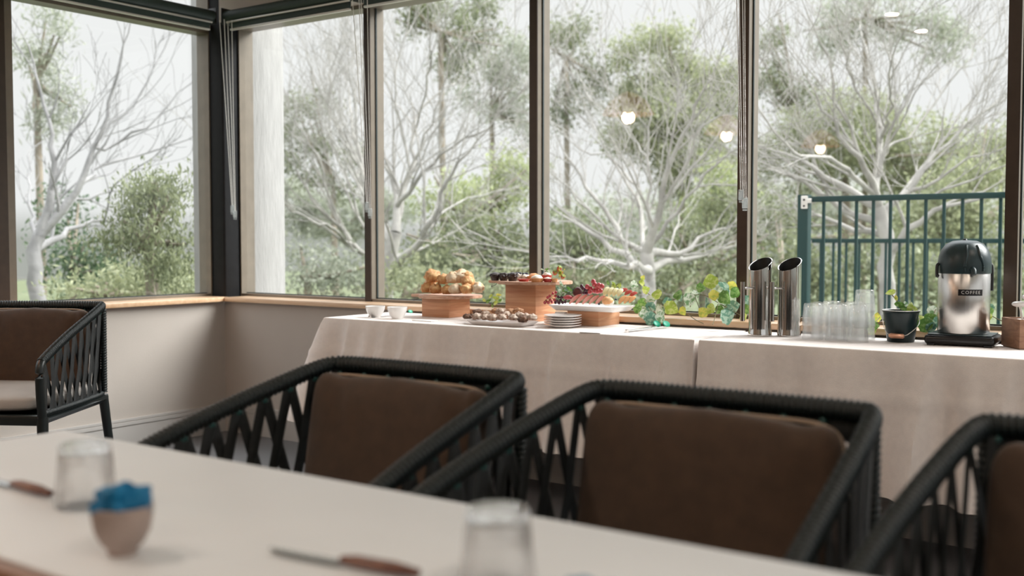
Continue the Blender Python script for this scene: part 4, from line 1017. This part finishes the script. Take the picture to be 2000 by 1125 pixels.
# ------------------------------------------------------------------ coffee airpot on its drip tray
p = aty(1881, 652, -.140); e_ = thing('coffee_airpot', 'brushed steel coffee airpot with dark domed lid and COFFEE plate', 'airpot', (p.x, p.y, TZ+.040))
r = .0835
bm = BM(); lathe(bm, [(0, .0), (r*.96, 0), (r, .004), (r, .205), (r*.985, .207), (0, .207)], n=96); obj('body', bm, M['brushed'], e_, angle=50)
bm = BM(); lathe(bm, [(r*1.02, .205), (r*1.03, .209), (r*1.03, .240), (r*.99, .262), (r*.90, .285), (r*.72, .305), (r*.45, .316), (0, .319)], n=72); lathe(bm, [(0, .205), (r*1.02, .205)], n=72); obj('lid', bm, M['airb'], e_, angle=50)
fd = Vector((.50, -.86, 0)).normalized(); rd = Vector((.81, .58, 0)).normalized()
bm = BM()
for s in (-.30, .42):
    pts = []
    for z, k_ in ((.214, 1.03), (.240, 1.035), (.262, .995), (.285, .90), (.300, .76)):
        d_ = (fd*math.cos(s*(1 if z < .25 else .75))+rd*math.sin(s*(1 if z < .25 else .75))).normalized(); pts.append(d_*r*k_+Vector((0, 0, z)))
    sweep(bm, smooth_path(pts, 2), .0045, n=8)
obj('lid_ridge', bm, M['airb'], e_)
bm = BM(); sweep(bm, [fd*(r*.9)+Vector((0, 0, .222)), fd*(r*1.14)+Vector((0, 0, .214)), fd*(r*1.2)+Vector((0, 0, .202))], [.012, .010, .007], n=12); obj('spout', bm, M['airb'], e_)
bm = BM(); lathe(bm, [(0, .318), (.008, .319), (.006, .3225), (0, .323)], n=16); obj('latch_button', bm, M['blackp'], e_)
for s in (-1, 1):
    bm = BM(); c = rd*(s*r*1.04); sweep(bm, smooth_path([c+Vector((0, 0, .238)), c+rd*s*.008+Vector((0, 0, .232)), c+rd*s*.008+fd*.004+Vector((0, 0, .19)), c+rd*s*.006+fd*.008+Vector((0, 0, .145 if s > 0 else .2))], 2), .0055, n=10); obj('carry_handle', bm, M['blackp'], e_)
def bent(bm, ang0):
    """wrap flat geometry (x across, z up, y out) round the pot"""
    for v in bm.verts:
        a = ang0+v.co.x/(r+.001); q = r+.0006+v.co.y; v.co = Vector((math.cos(a)*q, math.sin(a)*q, v.co.z))
angp = math.atan2(fd.y, fd.x)-.04
bm = BM(); bmesh.ops.create_grid(bm, x_segments=16, y_segments=1, size=1)
for v in bm.verts: v.co = Vector((v.co.x*.0405, .0004, .142+v.co.y*.0105))
bent(bm, angp); lp = obj('label_plate', bm, M['blackp'], e_); lp.data.flip_normals()
fc = bpy.data.curves.new('coffee_text', 'FONT'); fc.body = 'COFFEE'; fc.size = .0150; fc.align_x = 'CENTER'; fc.align_y = 'CENTER'; fc.space_character = 1.28; fc.offset = -.0002; fc.resolution_u = 4
fo = bpy.data.objects.new('coffee_text', fc); me = bpy.data.meshes.new_from_object(fo); bpy.data.objects.remove(fo)
bm = BM(); bm.from_mesh(me); bmesh.ops.triangulate(bm, faces=bm.faces)
for v in bm.verts: v.co = Vector((v.co.x, .0010, .142+v.co.y))
bent(bm, angp); tx = obj('lettering', bm, M['white'], lp, smooth=False)
# drip tray
e_ = thing('drip_tray', 'black plastic drip tray under the coffee airpot', 'tray', (p.x, p.y, TZ), R(4))
bm = BM(); box(bm, (-.112, -.090, .004), (.112, .090, .036), bev=.012, seg=3); obj('base', bm, M['blackp'], e_, angle=30)
bm = BM(); box(bm, (-.102, -.082, .036), (.102, .082, .0395), bev=.002); obj('grille', bm, M['airb'], e_, angle=30)
bm = BM()
for s in (-1, 1):
    for q in (-1, 1): box(bm, (s*.09-.012, q*.075-.012, 0), (s*.09+.012, q*.075+.012, .006))
obj('foot_pads', bm, M['blackp'], e_, smooth=False)

# ------------------------------------------------------------------ wooden caddy with white spoons
c = atz(1991, 683, TZ); e_ = thing('cutlery_caddy', 'square dark wooden caddy of white spoons at the right edge', 'caddy', c)
d1 = (atz(1953, 675, TZ)-c); d1.normalize(); d2 = Vector((-d1.y, d1.x, 0)); d2 = d2 if d2.y > 0 and d2.x > 0 else -d2
hh = .098; LA, LB = .125, .125
def prism(bm, o_, a, b, z0, z1):
    v = [bm.verts.new(q+Vector((0, 0, z))) for z in (z0, z1) for q in (o_, o_+a, o_+a+b, o_+b)]
    for f in ((0, 1, 2, 3), (4, 5, 6, 7), (0, 1, 5, 4), (1, 2, 6, 5), (2, 3, 7, 6), (3, 0, 4, 7)): bm.faces.new([v[i] for i in f])
    bmesh.ops.recalc_face_normals(bm, faces=bm.faces)
M['walnut'] = wood('walnut_caddy', (.20, .10, .06), (.36, .20, .12), (6, 6, 20), 3, .5)
bm = BM(); w_ = .010
prism(bm, Vector((0, 0, 0)), d1*LA, d2*w_, .003, hh); prism(bm, d2*(LB-w_), d1*LA, d2*w_, .003, hh); prism(bm, d2*w_, d1*w_, d2*(LB-2*w_), .003, hh); prism(bm, d1*(LA-w_)+d2*w_, d1*w_, d2*(LB-2*w_), .003, hh); prism(bm, Vector((0, 0, 0))+d1*.004+d2*.004, d1*(LA-.008), d2*(LB-.008), 0, .012)
obj('wooden_box', bm, M['walnut'], e_, smooth=False)
for i, (px, py, rz, lb) in enumerate(((1992, 594, .0, 'upper white spoon leaning out of the wooden caddy'), (1990, 628, .9, 'lower white spoon in the wooden caddy at the picture edge'), (2006, 580, 1.8, 'white ladle bowl above the wooden caddy, cut by the picture edge'))):
    cc = c+d1*.05+d2*.06; q = aty(px, py, cc.y)
    s_ = thing('white_spoon', lb, 'spoon', (cc.x, cc.y, TZ+.02), group='white spoons in the wooden caddy')
    bm = BM(); ft = Vector((.01*i-.01, .012*(i-1), 0)); top = q-Vector((cc.x, cc.y, TZ+.02))
    sweep(bm, [ft, ft.lerp(top, .8), top], [.003, .0035, .005], n=8); obj('handle', bm, M['porc'], s_)
    bm = BM(); blob(bm, top, (.026, .017, .010), amp=.02, sub=3, rot=Matrix.Rotation(rz, 3, 'Z')); obj('bowl', bm, M['porc'], s_)

# ------------------------------------------------------------------ outside: the green balustrades
def balustrade(label, x0, x1, y, ztop, zbot, n, post, drail=.045):
    e_ = thing('balcony_railing', label, 'railing', (x0, y, zbot), group=None)
    bm = BM(); box(bm, (x0, y-.016, ztop-drail*.75), (x1, y+.016, ztop), bev=.004); obj('top_rail', bm, M['rail'], e_, world=True, angle=30)
    bm = BM(); box(bm, (x0, y-.014, zbot+.10), (x1, y+.014, zbot+.135), bev=.003); obj('bottom_rail', bm, M['rail'], e_, world=True, angle=30)
    for i in range(n):
        x = x0+.084+i*.1
        if x > x1: break
        bm = BM(); box(bm, (x-.0085, y-.0085, zbot+.12), (x+.0085, y+.0085, ztop-.02), bev=.001); obj('baluster', bm, M['rail'], e_, world=True, smooth=False)
    if post:
        bm = BM(); box(bm, (x0-.07, y-.033, zbot-.02), (x0-.004, y+.033, ztop+.012), bev=.004); obj('post', bm, M['rail'], e_, world=True, angle=30)
        bm = BM(); box(bm, (x0-.046, y-.040, ztop-.075), (x0-.004, y-.033, ztop+.006), bev=.006); box(bm, (x0-.012, y-.04, ztop-.04), (x0+.016, y-.018, ztop-.012), bev=.004)
        br = obj('bracket', bm, M['alu'], e_, world=True, angle=30)
        bm = BM()
        for zz in (-.020, -.058): lathe(bm, [(0, .004), (.006, .003), (.007, 0)], (0, 0, 0), n=12, mat4=Matrix.Translation(Vector((x0-.026, y-.040, ztop+zz))-e_.location) @ Matrix.Rotation(R(90), 4, 'X'))
        sc_ = obj('bolt', bm, M['blackp'], br); sc_.name = 'bolts'
yA = CY+6.42; xA = aty(1583, 385, yA).x; zA_ = aty(1583, 384, yA).z
balustrade('near dark green balcony railing with the taller bars and a post with pale bracket', xA, xA+3.6, yA, zA_, -.02, 36, True)
yB = CY+8.2; xB = aty(1583, 465, yB).x; zB_ = aty(1700, 466, yB).z
balustrade('farther dark green balcony railing, its top rail lower in the picture', xB, xB+4.4, yB, zB_, -.02, 44, True)

# ------------------------------------------------------------------ trees
LF = {
 'olive': leaf_mat('olive_foliage', (.115, .14, .07), (.30, .33, .185), .42),
 'pale': leaf_mat('pale_olive_foliage', (.22, .25, .14), (.46, .485, .30), .45),
 'lime': leaf_mat('yellow_green_foliage', (.25, .30, .13), (.47, .51, .27), .48),
 'dark': leaf_mat('dark_green_foliage', (.05, .10, .05), (.15, .22, .11), .35),
 'grey': leaf_mat('grey_green_foliage', (.26, .29, .22), (.46, .48, .38), .4),
}
def tube_np(V, Q, pts, rad, n):
    """append a tube to the vertex and quad lists"""
    base = len(V); k = len(pts); up = np.array([.3, .2, .93])
    for i in range(k):
        t = pts[min(i+1, k-1)]-pts[max(i-1, 0)]; t = t/(np.linalg.norm(t)+1e-9)
        s = np.cross(t, up); ns = np.linalg.norm(s)
        if ns < 1e-3: s = np.array([1.0, 0, 0]); ns = 1
        s = s/ns; u = np.cross(s, t)
        for j in range(n):
            a = 2*PI*j/n; V.append(pts[i]+(s*math.cos(a)+u*math.sin(a))*rad[i])
    for i in range(k-1):
        for j in range(n):
            Q.append((base+i*n+j, base+i*n+(j+1) % n, base+(i+1)*n+(j+1) % n, base+(i+1)*n+j))
def grow(V, Q, rnd, p, d, L, r, lvl, up=.18, nseg=6, tips=None, spread=.75, kids=4):
    pts = [p]; q = p.copy(); dd = d/np.linalg.norm(d)
    for i in range(nseg):
        dd = dd+np.array([rnd.gauss(0, .13), rnd.gauss(0, .13), rnd.gauss(0, .10)+up*.25]); dd = dd/np.linalg.norm(dd)
        q = q+dd*(L/nseg); pts.append(q.copy())
    rad = [max(.0022, r*(1-.8*i/nseg)) for i in range(nseg+1)]
    tube_np(V, Q, pts, rad, 5 if lvl > 1 else 3)
    if tips is not None: tips.append(pts[-1])
    if lvl <= 0: return
    for k in range(kids):
        i = rnd.randint(1, nseg); t = pts[i]-pts[i-1]; t = t/np.linalg.norm(t)
        a = rnd.gauss(0, 1); rv = np.array([rnd.gauss(0, 1), rnd.gauss(0, 1), rnd.gauss(0, 1)]); rv = rv-t*np.dot(rv, t); rv = rv/np.linalg.norm(rv)
        nd = t+rv*spread*rnd.uniform(.5, 1.1); nd[2] += up
        grow(V, Q, rnd, pts[i], nd, L*rnd.uniform(.45, .75), rad[i]*.62, lvl-1, up, nseg, tips, spread, kids)
def bare_tree(label, limbs, dist, m, seed, r0, lvl=2, twig=1.0, every=2, kids=3, group='bare pale trees beyond the windows', up=.18, zb=-1.5):
    """limbs: lists of sight points of the real limbs; each gets its own distance so the crown has depth"""
    rnd = random.Random(seed); V = []; Q = []; tips = []
    root = atd(*limbs[0][0], dist); placed = []
    for li, lm in enumerate(limbs):
        off = 0 if li == 0 else rnd.uniform(-1, 1)*dist*.13
        d0 = dist; rs = r0; start = None
        if li:                                     # a limb springs from the nearest wood already grown
            j = min(placed, key=lambda q: (q[0]-lm[0][0])**2+(q[1]-lm[0][1])**2); d0 = j[2]; rs = j[3]; start = j[4]
        n = len(lm); tgt = dist+off
        pts = [np.array(atd(px, py, d0+(tgt-d0)*(i/(n-1))**.8)) for i, (px, py) in enumerate(lm)]
        if start is not None: pts[0] = start
        if li == 0: pts = [np.array([pts[0][0], pts[0][1], zb])]+pts
        P = [np.array(q) for q in resample(smooth_path([Vector(p) for p in pts], 2), .14)]
        for i in range(1, len(P)-1): P[i] = P[i]+np.array([rnd.gauss(0, .016), rnd.gauss(0, .016), rnd.gauss(0, .014)])
        ra = r0 if li == 0 else min(rs*.8, r0*rnd.uniform(.42, .6)); rb = r0*.62 if li == 0 else .006
        rad = [ra+(rb-ra)*(i/(len(P)-1))**(.8 if li == 0 else .62) for i in range(len(P))]
        tube_np(V, Q, P, rad, 10)
        for i in range(len(P)):
            v = CM.transposed() @ (Vector(P[i])-Vector((CX, CY, CZ)))
            if v.z < -.5: placed.append((1000-v.x/v.z*F, 562.5+v.y/v.z*F, -v.z, rad[i], P[i]))
        if li == 0: continue
        for i in range(2, len(P), every):
            t = P[i]-P[i-1]; t = t/np.linalg.norm(t); rv = np.array([rnd.gauss(0, 1), rnd.gauss(0, 1), rnd.gauss(0, 1)]); rv = rv-t*np.dot(rv, t); rv = rv/np.linalg.norm(rv)
            nd = t+rv*rnd.uniform(.4, .9); nd[2] += up
            grow(V, Q, rnd, P[i], nd, twig*rnd.uniform(.6, 1.25)*(1.15-.5*i/len(P)), min(rad[i]*.6, .017), lvl, up, 6, tips, .7, kids)
        grow(V, Q, rnd, P[-1], P[-1]-P[-2], twig*.8, rad[-1], lvl, up, 6, tips, .75, kids)
    e_ = thing('bare_tree', label, 'tree', (root.x, root.y, zb), group=group)
    V = np.array(V)-np.array([root.x, root.y, zb]); np_mesh('trunk_and_branches', V, Q, m, e_, smooth=True)
    return e_, [np.array(t) for t in tips], root
def leaves_np(centers, n_per, sig, size, rng, droop=0.0, elong=2.2):
    N = len(centers)*n_per
    c = np.repeat(np.asarray(centers), n_per, axis=0)+rng.normal(0, 1, (N, 3))*np.asarray(sig)
    d = rng.normal(0, 1, (N, 3)); d[:, 2] -= droop; d /= np.linalg.norm(d, axis=1, keepdims=True)
    s = np.cross(d, rng.normal(0, 1, (N, 3))); s /= np.linalg.norm(s, axis=1, keepdims=True)
    L = (size*rng.uniform(.6, 1.35, (N, 1))); w = L/elong
    a = c-d*L*.5; b = c+s*w*.5; e = c+d*L*.5; f = c-s*w*.5
    V = np.stack([a, b, e, f], axis=1).reshape(-1, 3); Q = np.arange(N*4).reshape(-1, 4); return V, Q
def leafy(label, blobs, mk, seed, leaf=.11, n_per=90, clump=.26, trunk=None, name='leafy_tree', cat='tree', group='leafy trees behind the bare ones', droop=.4, fill=1.0, elong=2.2, zb=-1.5, gb='barkd'):
    """blobs: (px, py, rx px, rz px, distance) of each mass of the crown"""
    rng = np.random.default_rng(seed); rnd = random.Random(seed); C = []; cs = []
    for (px, py, rx, rz, dist) in blobs:
        c = np.array(atd(px, py, dist)); sx = rx/F*dist; sz = rz/F*dist; cs.append((c, sx, sz))
        n = max(3, int(fill*5.2*sx*sz/(clump*clump)))
        for _ in range(n):
            v = rng.normal(0, 1, 3); v /= np.linalg.norm(v); v *= rng.uniform(.35, 1.0)**.5
            C.append(c+np.array([v[0]*sx, v[1]*sx*.8, v[2]*sz]))
    V, Q = leaves_np(C, int(n_per*1.9), (clump*.55, clump*.55, clump*.45), leaf*.68, rng, droop, elong)
    big = max(cs, key=lambda t: t[1]*t[2]); bx, by = big[0][0], big[0][1]
    e_ = thing(name, label, cat, (bx, by, zb), group=group); o3 = np.array([bx, by, zb])
    np_mesh('foliage', V-o3, Q, LF[mk], e_)
    TV, TQ = [], []; top = big[0]
    tr = .05+.02*big[1]
    base = np.array([bx, by, zb]); mid = np.array([bx, by, min(big[0][2], max(zb+.4, big[0][2]-big[2]*.5))])
    tube_np(TV, TQ, [base, base*.5+mid*.5+np.array([.05, 0, 0]), mid], [tr, tr*.85, tr*.7], 8)
    for (c, sx, sz) in cs:
        for _ in range(4):
            tgt = c+np.array([rnd.gauss(0, sx*.5), rnd.gauss(0, sx*.4), rnd.gauss(0, sz*.5)]); m1 = mid*.5+tgt*.5+np.array([0, 0, -.1*sz])
            tube_np(TV, TQ, [mid, m1, tgt], [tr*.6, tr*.35, .012], 6)
    np_mesh('trunk', np.array(TV)-o3, TQ, M[gb], e_, smooth=True)
    return e_
# --- far leafy backdrop, each tree on its own
leafy('tall olive eucalyptus filling the top of the second pane from the corner', [(860, 40, 70, 45, 17), (930, 55, 45, 55, 17.5), (800, 10, 50, 30, 17), (905, 120, 60, 45, 17.5)], 'olive', 11, fill=.55)
leafy('grey green eucalyptus top left of the second mullion', [(1005, 110, 55, 60, 19), (960, 190, 60, 60, 19), (1020, 230, 35, 60, 19)], 'grey', 12, fill=.5)
leafy('eucalyptus crown at the upper left of the middle pane', [(1105, 90, 60, 45, 18), (1140, 160, 50, 50, 18), (1095, 190, 30, 60, 18)], 'olive', 13, fill=.55)
leafy('broad olive tree rising to a dome in the middle pane', [(1270, 130, 90, 80, 18), (1330, 200, 95, 100, 18), (1250, 240, 90, 80, 17.5), (1400, 190, 50, 90, 18.5), (1350, 300, 100, 80, 17.5)], 'pale', 14, fill=.85)
leafy('small olive tree top seen just right of the chain mullion', [(1510, 90, 32, 45, 19), (1500, 170, 35, 45, 19), (1560, 200, 40, 50, 19)], 'olive', 15, fill=.5)
leafy('olive crown at the very top of the right pane', [(1690, 15, 75, 40, 19), (1780, 60, 60, 45, 19), (1620, 60, 50, 45, 19), (1840, 80, 40, 50, 19.5)], 'grey', 16, fill=.5)
leafy('wide olive tree behind the bare tree of the right pane', [(1650, 250, 120, 90, 18), (1760, 290, 110, 90, 18.5), (1560, 320, 90, 80, 18), (1850, 340, 90, 70, 18)], 'pale', 17, fill=.75)
leafy('dense bush mass at the right edge behind the railing', [(1900, 400, 110, 80, 15), (1960, 300, 60, 70, 16), (1800, 440, 100, 70, 15)], 'pale', 18, fill=.95)
leafy('yellow green shrub below the bare tree of the second pane', [(900, 400, 70, 50, 13), (960, 370, 60, 45, 13.5), (1010, 350, 40, 50, 13.5)], 'lime', 19, fill=.85)
leafy('dark green shrub at the foot of the second pane', [(860, 500, 80, 50, 12), (950, 470, 70, 55, 12.5), (1010, 500, 50, 60, 12.5)], 'olive', 20, leaf=.10, fill=1.1)
leafy('pale shrub at the sill line left of the golden puffs', [(600, 520, 70, 45, 11), (680, 540, 60, 40, 11)], 'grey', 21, leaf=.09, fill=1.0)
leafy('olive bushes behind the narrow pane beside the column', [(600, 230, 50, 50, 17), (650, 330, 50, 60, 17), (580, 300, 40, 60, 17)], 'olive', 22, fill=.5)
leafy('green hedge clump under the tall fork of the middle pane, left side', [(1120, 470, 70, 70, 13), (1180, 540, 80, 45, 12), (1100, 560, 60, 40, 12)], 'olive', 23, leaf=.10, fill=1.05)
leafy('green hedge clump under the tall fork of the middle pane, right side', [(1370, 500, 80, 60, 12.5), (1420, 430, 50, 60, 13), (1320, 560, 70, 40, 12)], 'olive', 24, leaf=.10, fill=1.05)
leafy('light yellow green shrub by the chain mullion', [(1420, 390, 45, 45, 14.5), (1380, 370, 50, 50, 15)], 'lime', 25, fill=.85)
leafy('dark bush low behind the steel pitchers', [(1530, 520, 70, 60, 12), (1500, 440, 50, 60, 13), (1600, 560, 70, 50, 12)], 'olive', 26, leaf=.10, fill=1.05)
leafy('olive bush low behind the railing', [(1720, 520, 90, 60, 12.5), (1830, 560, 90, 50, 12), (1930, 520, 70, 70, 12.5)], 'olive', 27, leaf=.10, fill=1.0)
leafy('shadowy shrub low in the second pane behind the boards', [(790, 560, 60, 35, 10.5), (880, 575, 70, 30, 10.5), (980, 570, 60, 30, 10.5)], 'pale', 28, leaf=.09, fill=1.05)
leafy('distant treeline left of the white column', [(560, 400, 60, 50, 24), (650, 430, 90, 45, 24), (760, 420, 70, 50, 24)], 'grey', 29, leaf=.13, fill=.7)
leafy('low hedge far behind the middle and right panes', [(1250, 430, 160, 60, 22), (1480, 420, 150, 70, 22), (1750, 400, 170, 80, 22)], 'grey', 30, leaf=.16, clump=.4, n_per=70, fill=.8)
# --- seen through the left-hand wall's pane
leafy('round drooping leaved bush beside the bare tree in the left-hand window', [(290, 430, 72, 80, 8.2), (330, 480, 50, 70, 8), (240, 470, 50, 50, 8.2), (310, 370, 38, 32, 8.2)], 'olive', 31, leaf=.075, clump=.18, n_per=110, fill=.8, droop=1.6, elong=3.6)
leafy('dark conifer like shrub behind the trunk in the left-hand window', [(140, 500, 45, 60, 11), (200, 540, 60, 40, 11), (130, 430, 25, 40, 11.5)], 'dark', 32, leaf=.09, fill=1.0)
leafy('low pale bushes along the sill of the left-hand window', [(260, 560, 90, 40, 9), (350, 550, 60, 45, 9), (170, 575, 60, 25, 9)], 'pale', 33, leaf=.08, clump=.2, fill=1.0)
leafy('grey tufted pine crown high in the left-hand window', [(110, 70, 45, 50, 12), (70, 130, 40, 60, 12), (130, 190, 28, 30, 12), (85, 220, 30, 30, 12)], 'grey', 34, leaf=.16, clump=.22, n_per=70, fill=.5, elong=7, droop=.8)
# --- the bare pale trees
bare_tree('bare pale tree with crooked limbs in the left-hand window', [
 [(69, 600), (69, 520), (69, 480), (76, 462)],
 [(74, 466), (84, 440), (101, 384), (109, 320), (104, 266), (96, 229), (70, 150), (56, 90)], [(80, 462), (110, 427), (133, 405), (160, 352), (181, 298), (203, 235), (219, 171), (235, 123), (251, 64)],
 [(181, 298), (197, 275), (213, 256), (256, 213), (288, 160), (315, 112), (331, 70)], [(181, 300), (197, 296), (240, 267), (309, 235), (341, 187), (370, 165)],
 [(150, 370), (171, 341), (213, 320), (277, 304), (368, 272)], [(76, 490), (112, 466), (160, 438), (197, 430), (253, 437)], [(120, 412), (128, 405), (155, 389), (203, 378), (245, 373)], [(197, 430), (213, 373), (245, 341), (280, 320)],
 [(72, 480), (60, 420), (56, 350), (64, 290)], [(101, 384), (130, 330), (140, 270), (170, 230)]], 9.5, M['bark2'], 41, .10, lvl=2, twig=.7, every=3, kids=3)
bare_tree('bare pale tree leaning right from the first mullion', [
 [(753, 575), (757, 540), (767, 480), (772, 455)],
 [(770, 465), (783, 405), (775, 363), (756, 336), (735, 300), (720, 240)], [(776, 430), (785, 384), (807, 320), (804, 251), (815, 224), (839, 192), (876, 171), (913, 149)],
 [(762, 530), (780, 512), (828, 464), (855, 405), (865, 352), (903, 315), (951, 256)], [(765, 520), (780, 501), (817, 485), (855, 475), (887, 453)], [(840, 440), (855, 427), (887, 395), (951, 379)],
 [(785, 400), (807, 363), (860, 299), (924, 267), (990, 210)], [(800, 340), (780, 250), (770, 150), (790, 60), (800, 20)], [(810, 300), (850, 230), (880, 120), (900, 60)],
 [(765, 480), (740, 420), (715, 350), (690, 260), (680, 170)], [(805, 270), (830, 160), (840, 90), (836, 30)]], 11, M['bark'], 42, .115, lvl=2, twig=1.15, every=2, kids=4)
bare_tree('bare pale tree spreading left behind the narrow pane', [
 [(742, 575), (740, 545), (732, 520)],
 [(735, 525), (713, 495), (673, 455), (628, 415), (588, 353), (559, 307)], [(740, 500), (715, 400), (707, 336), (662, 262), (628, 182), (599, 114), (588, 74)], [(690, 470), (650, 440), (600, 430), (560, 400)],
 [(715, 480), (690, 400), (650, 330), (600, 280), (560, 250)], [(725, 480), (700, 330), (690, 230), (700, 130), (690, 60)], [(673, 455), (640, 380), (620, 300), (570, 220)], [(700, 430), (680, 350), (640, 260), (640, 180), (660, 100)]], 12.5, M['bark'], 43, .10, lvl=2, twig=1.2, every=2, kids=4)
bare_tree('bare pale tree fanning out from a low fork in the middle pane', [
 [(1268, 575), (1268, 540), (1266, 515), (1263, 495)],
 [(1262, 500), (1257, 496), (1220, 469), (1193, 426), (1161, 394), (1140, 341), (1108, 314), (1085, 260)], [(1262, 515), (1241, 515), (1193, 480), (1140, 448), (1103, 416), (1076, 405)], [(1264, 522), (1236, 520), (1167, 512), (1076, 501)],
 [(1266, 495), (1284, 426), (1295, 368), (1311, 309), (1348, 235), (1375, 176), (1401, 123)], [(1270, 490), (1289, 464), (1327, 405), (1359, 363), (1401, 325), (1433, 299), (1480, 270)], [(1268, 505), (1300, 497), (1337, 490), (1380, 453), (1433, 442)],
 [(1268, 512), (1310, 508), (1359, 509), (1401, 485), (1433, 480)], [(1262, 490), (1250, 450), (1249, 416), (1247, 373), (1220, 341), (1193, 299), (1160, 250)], [(1264, 480), (1268, 395), (1265, 315), (1273, 251), (1257, 190), (1262, 140)],
 [(1265, 320), (1225, 256), (1193, 224), (1150, 190)], [(1230, 475), (1170, 440), (1120, 370), (1090, 350)], [(1290, 400), (1340, 330), (1360, 250), (1420, 210)], [(1252, 400), (1210, 330), (1180, 300), (1130, 290)]], 10, M['bark'], 44, .105, lvl=2, twig=1.0, every=2, kids=4)
bare_tree('bare pale tree with many upright limbs behind the railing', [
 [(1735, 640), (1733, 520), (1728, 450), (1715, 405)],
 [(1715, 410), (1707, 356), (1684, 311), (1649, 284), (1613, 222), (1578, 156)], [(1700, 375), (1667, 347), (1622, 311), (1569, 307), (1511, 262), (1482, 213)], [(1715, 412), (1662, 382), (1613, 338), (1547, 302), (1484, 284)],
 [(1724, 440), (1667, 422), (1578, 356), (1489, 324)], [(1712, 400), (1707, 347), (1720, 284), (1718, 213), (1707, 151), (1684, 90), (1680, 40)], [(1718, 290), (1742, 213), (1736, 151), (1750, 90)], [(1716, 340), (1729, 276), (1769, 196), (1793, 156), (1810, 90)],
 [(1725, 420), (1738, 400), (1778, 364), (1822, 311), (1867, 258), (1924, 213), (1962, 187)], [(1765, 290), (1782, 267), (1827, 200), (1867, 147), (1898, 102), (1920, 71)], [(1822, 311), (1844, 267), (1889, 200), (1933, 147), (1960, 102)],
 [(1778, 380), (1800, 364), (1867, 329), (1911, 307), (1962, 289)], [(1760, 410), (1827, 382), (1889, 356), (1962, 324)], [(1684, 311), (1640, 220), (1620, 130), (1600, 80)], [(1707, 250), (1670, 180), (1650, 110), (1640, 60)],
 [(1730, 470), (1680, 450), (1600, 420), (1520, 410)], [(1733, 480), (1790, 430), (1860, 400), (1960, 380)]], 9.5, M['bark'], 45, .10, lvl=2, twig=1.0, every=2, kids=4)
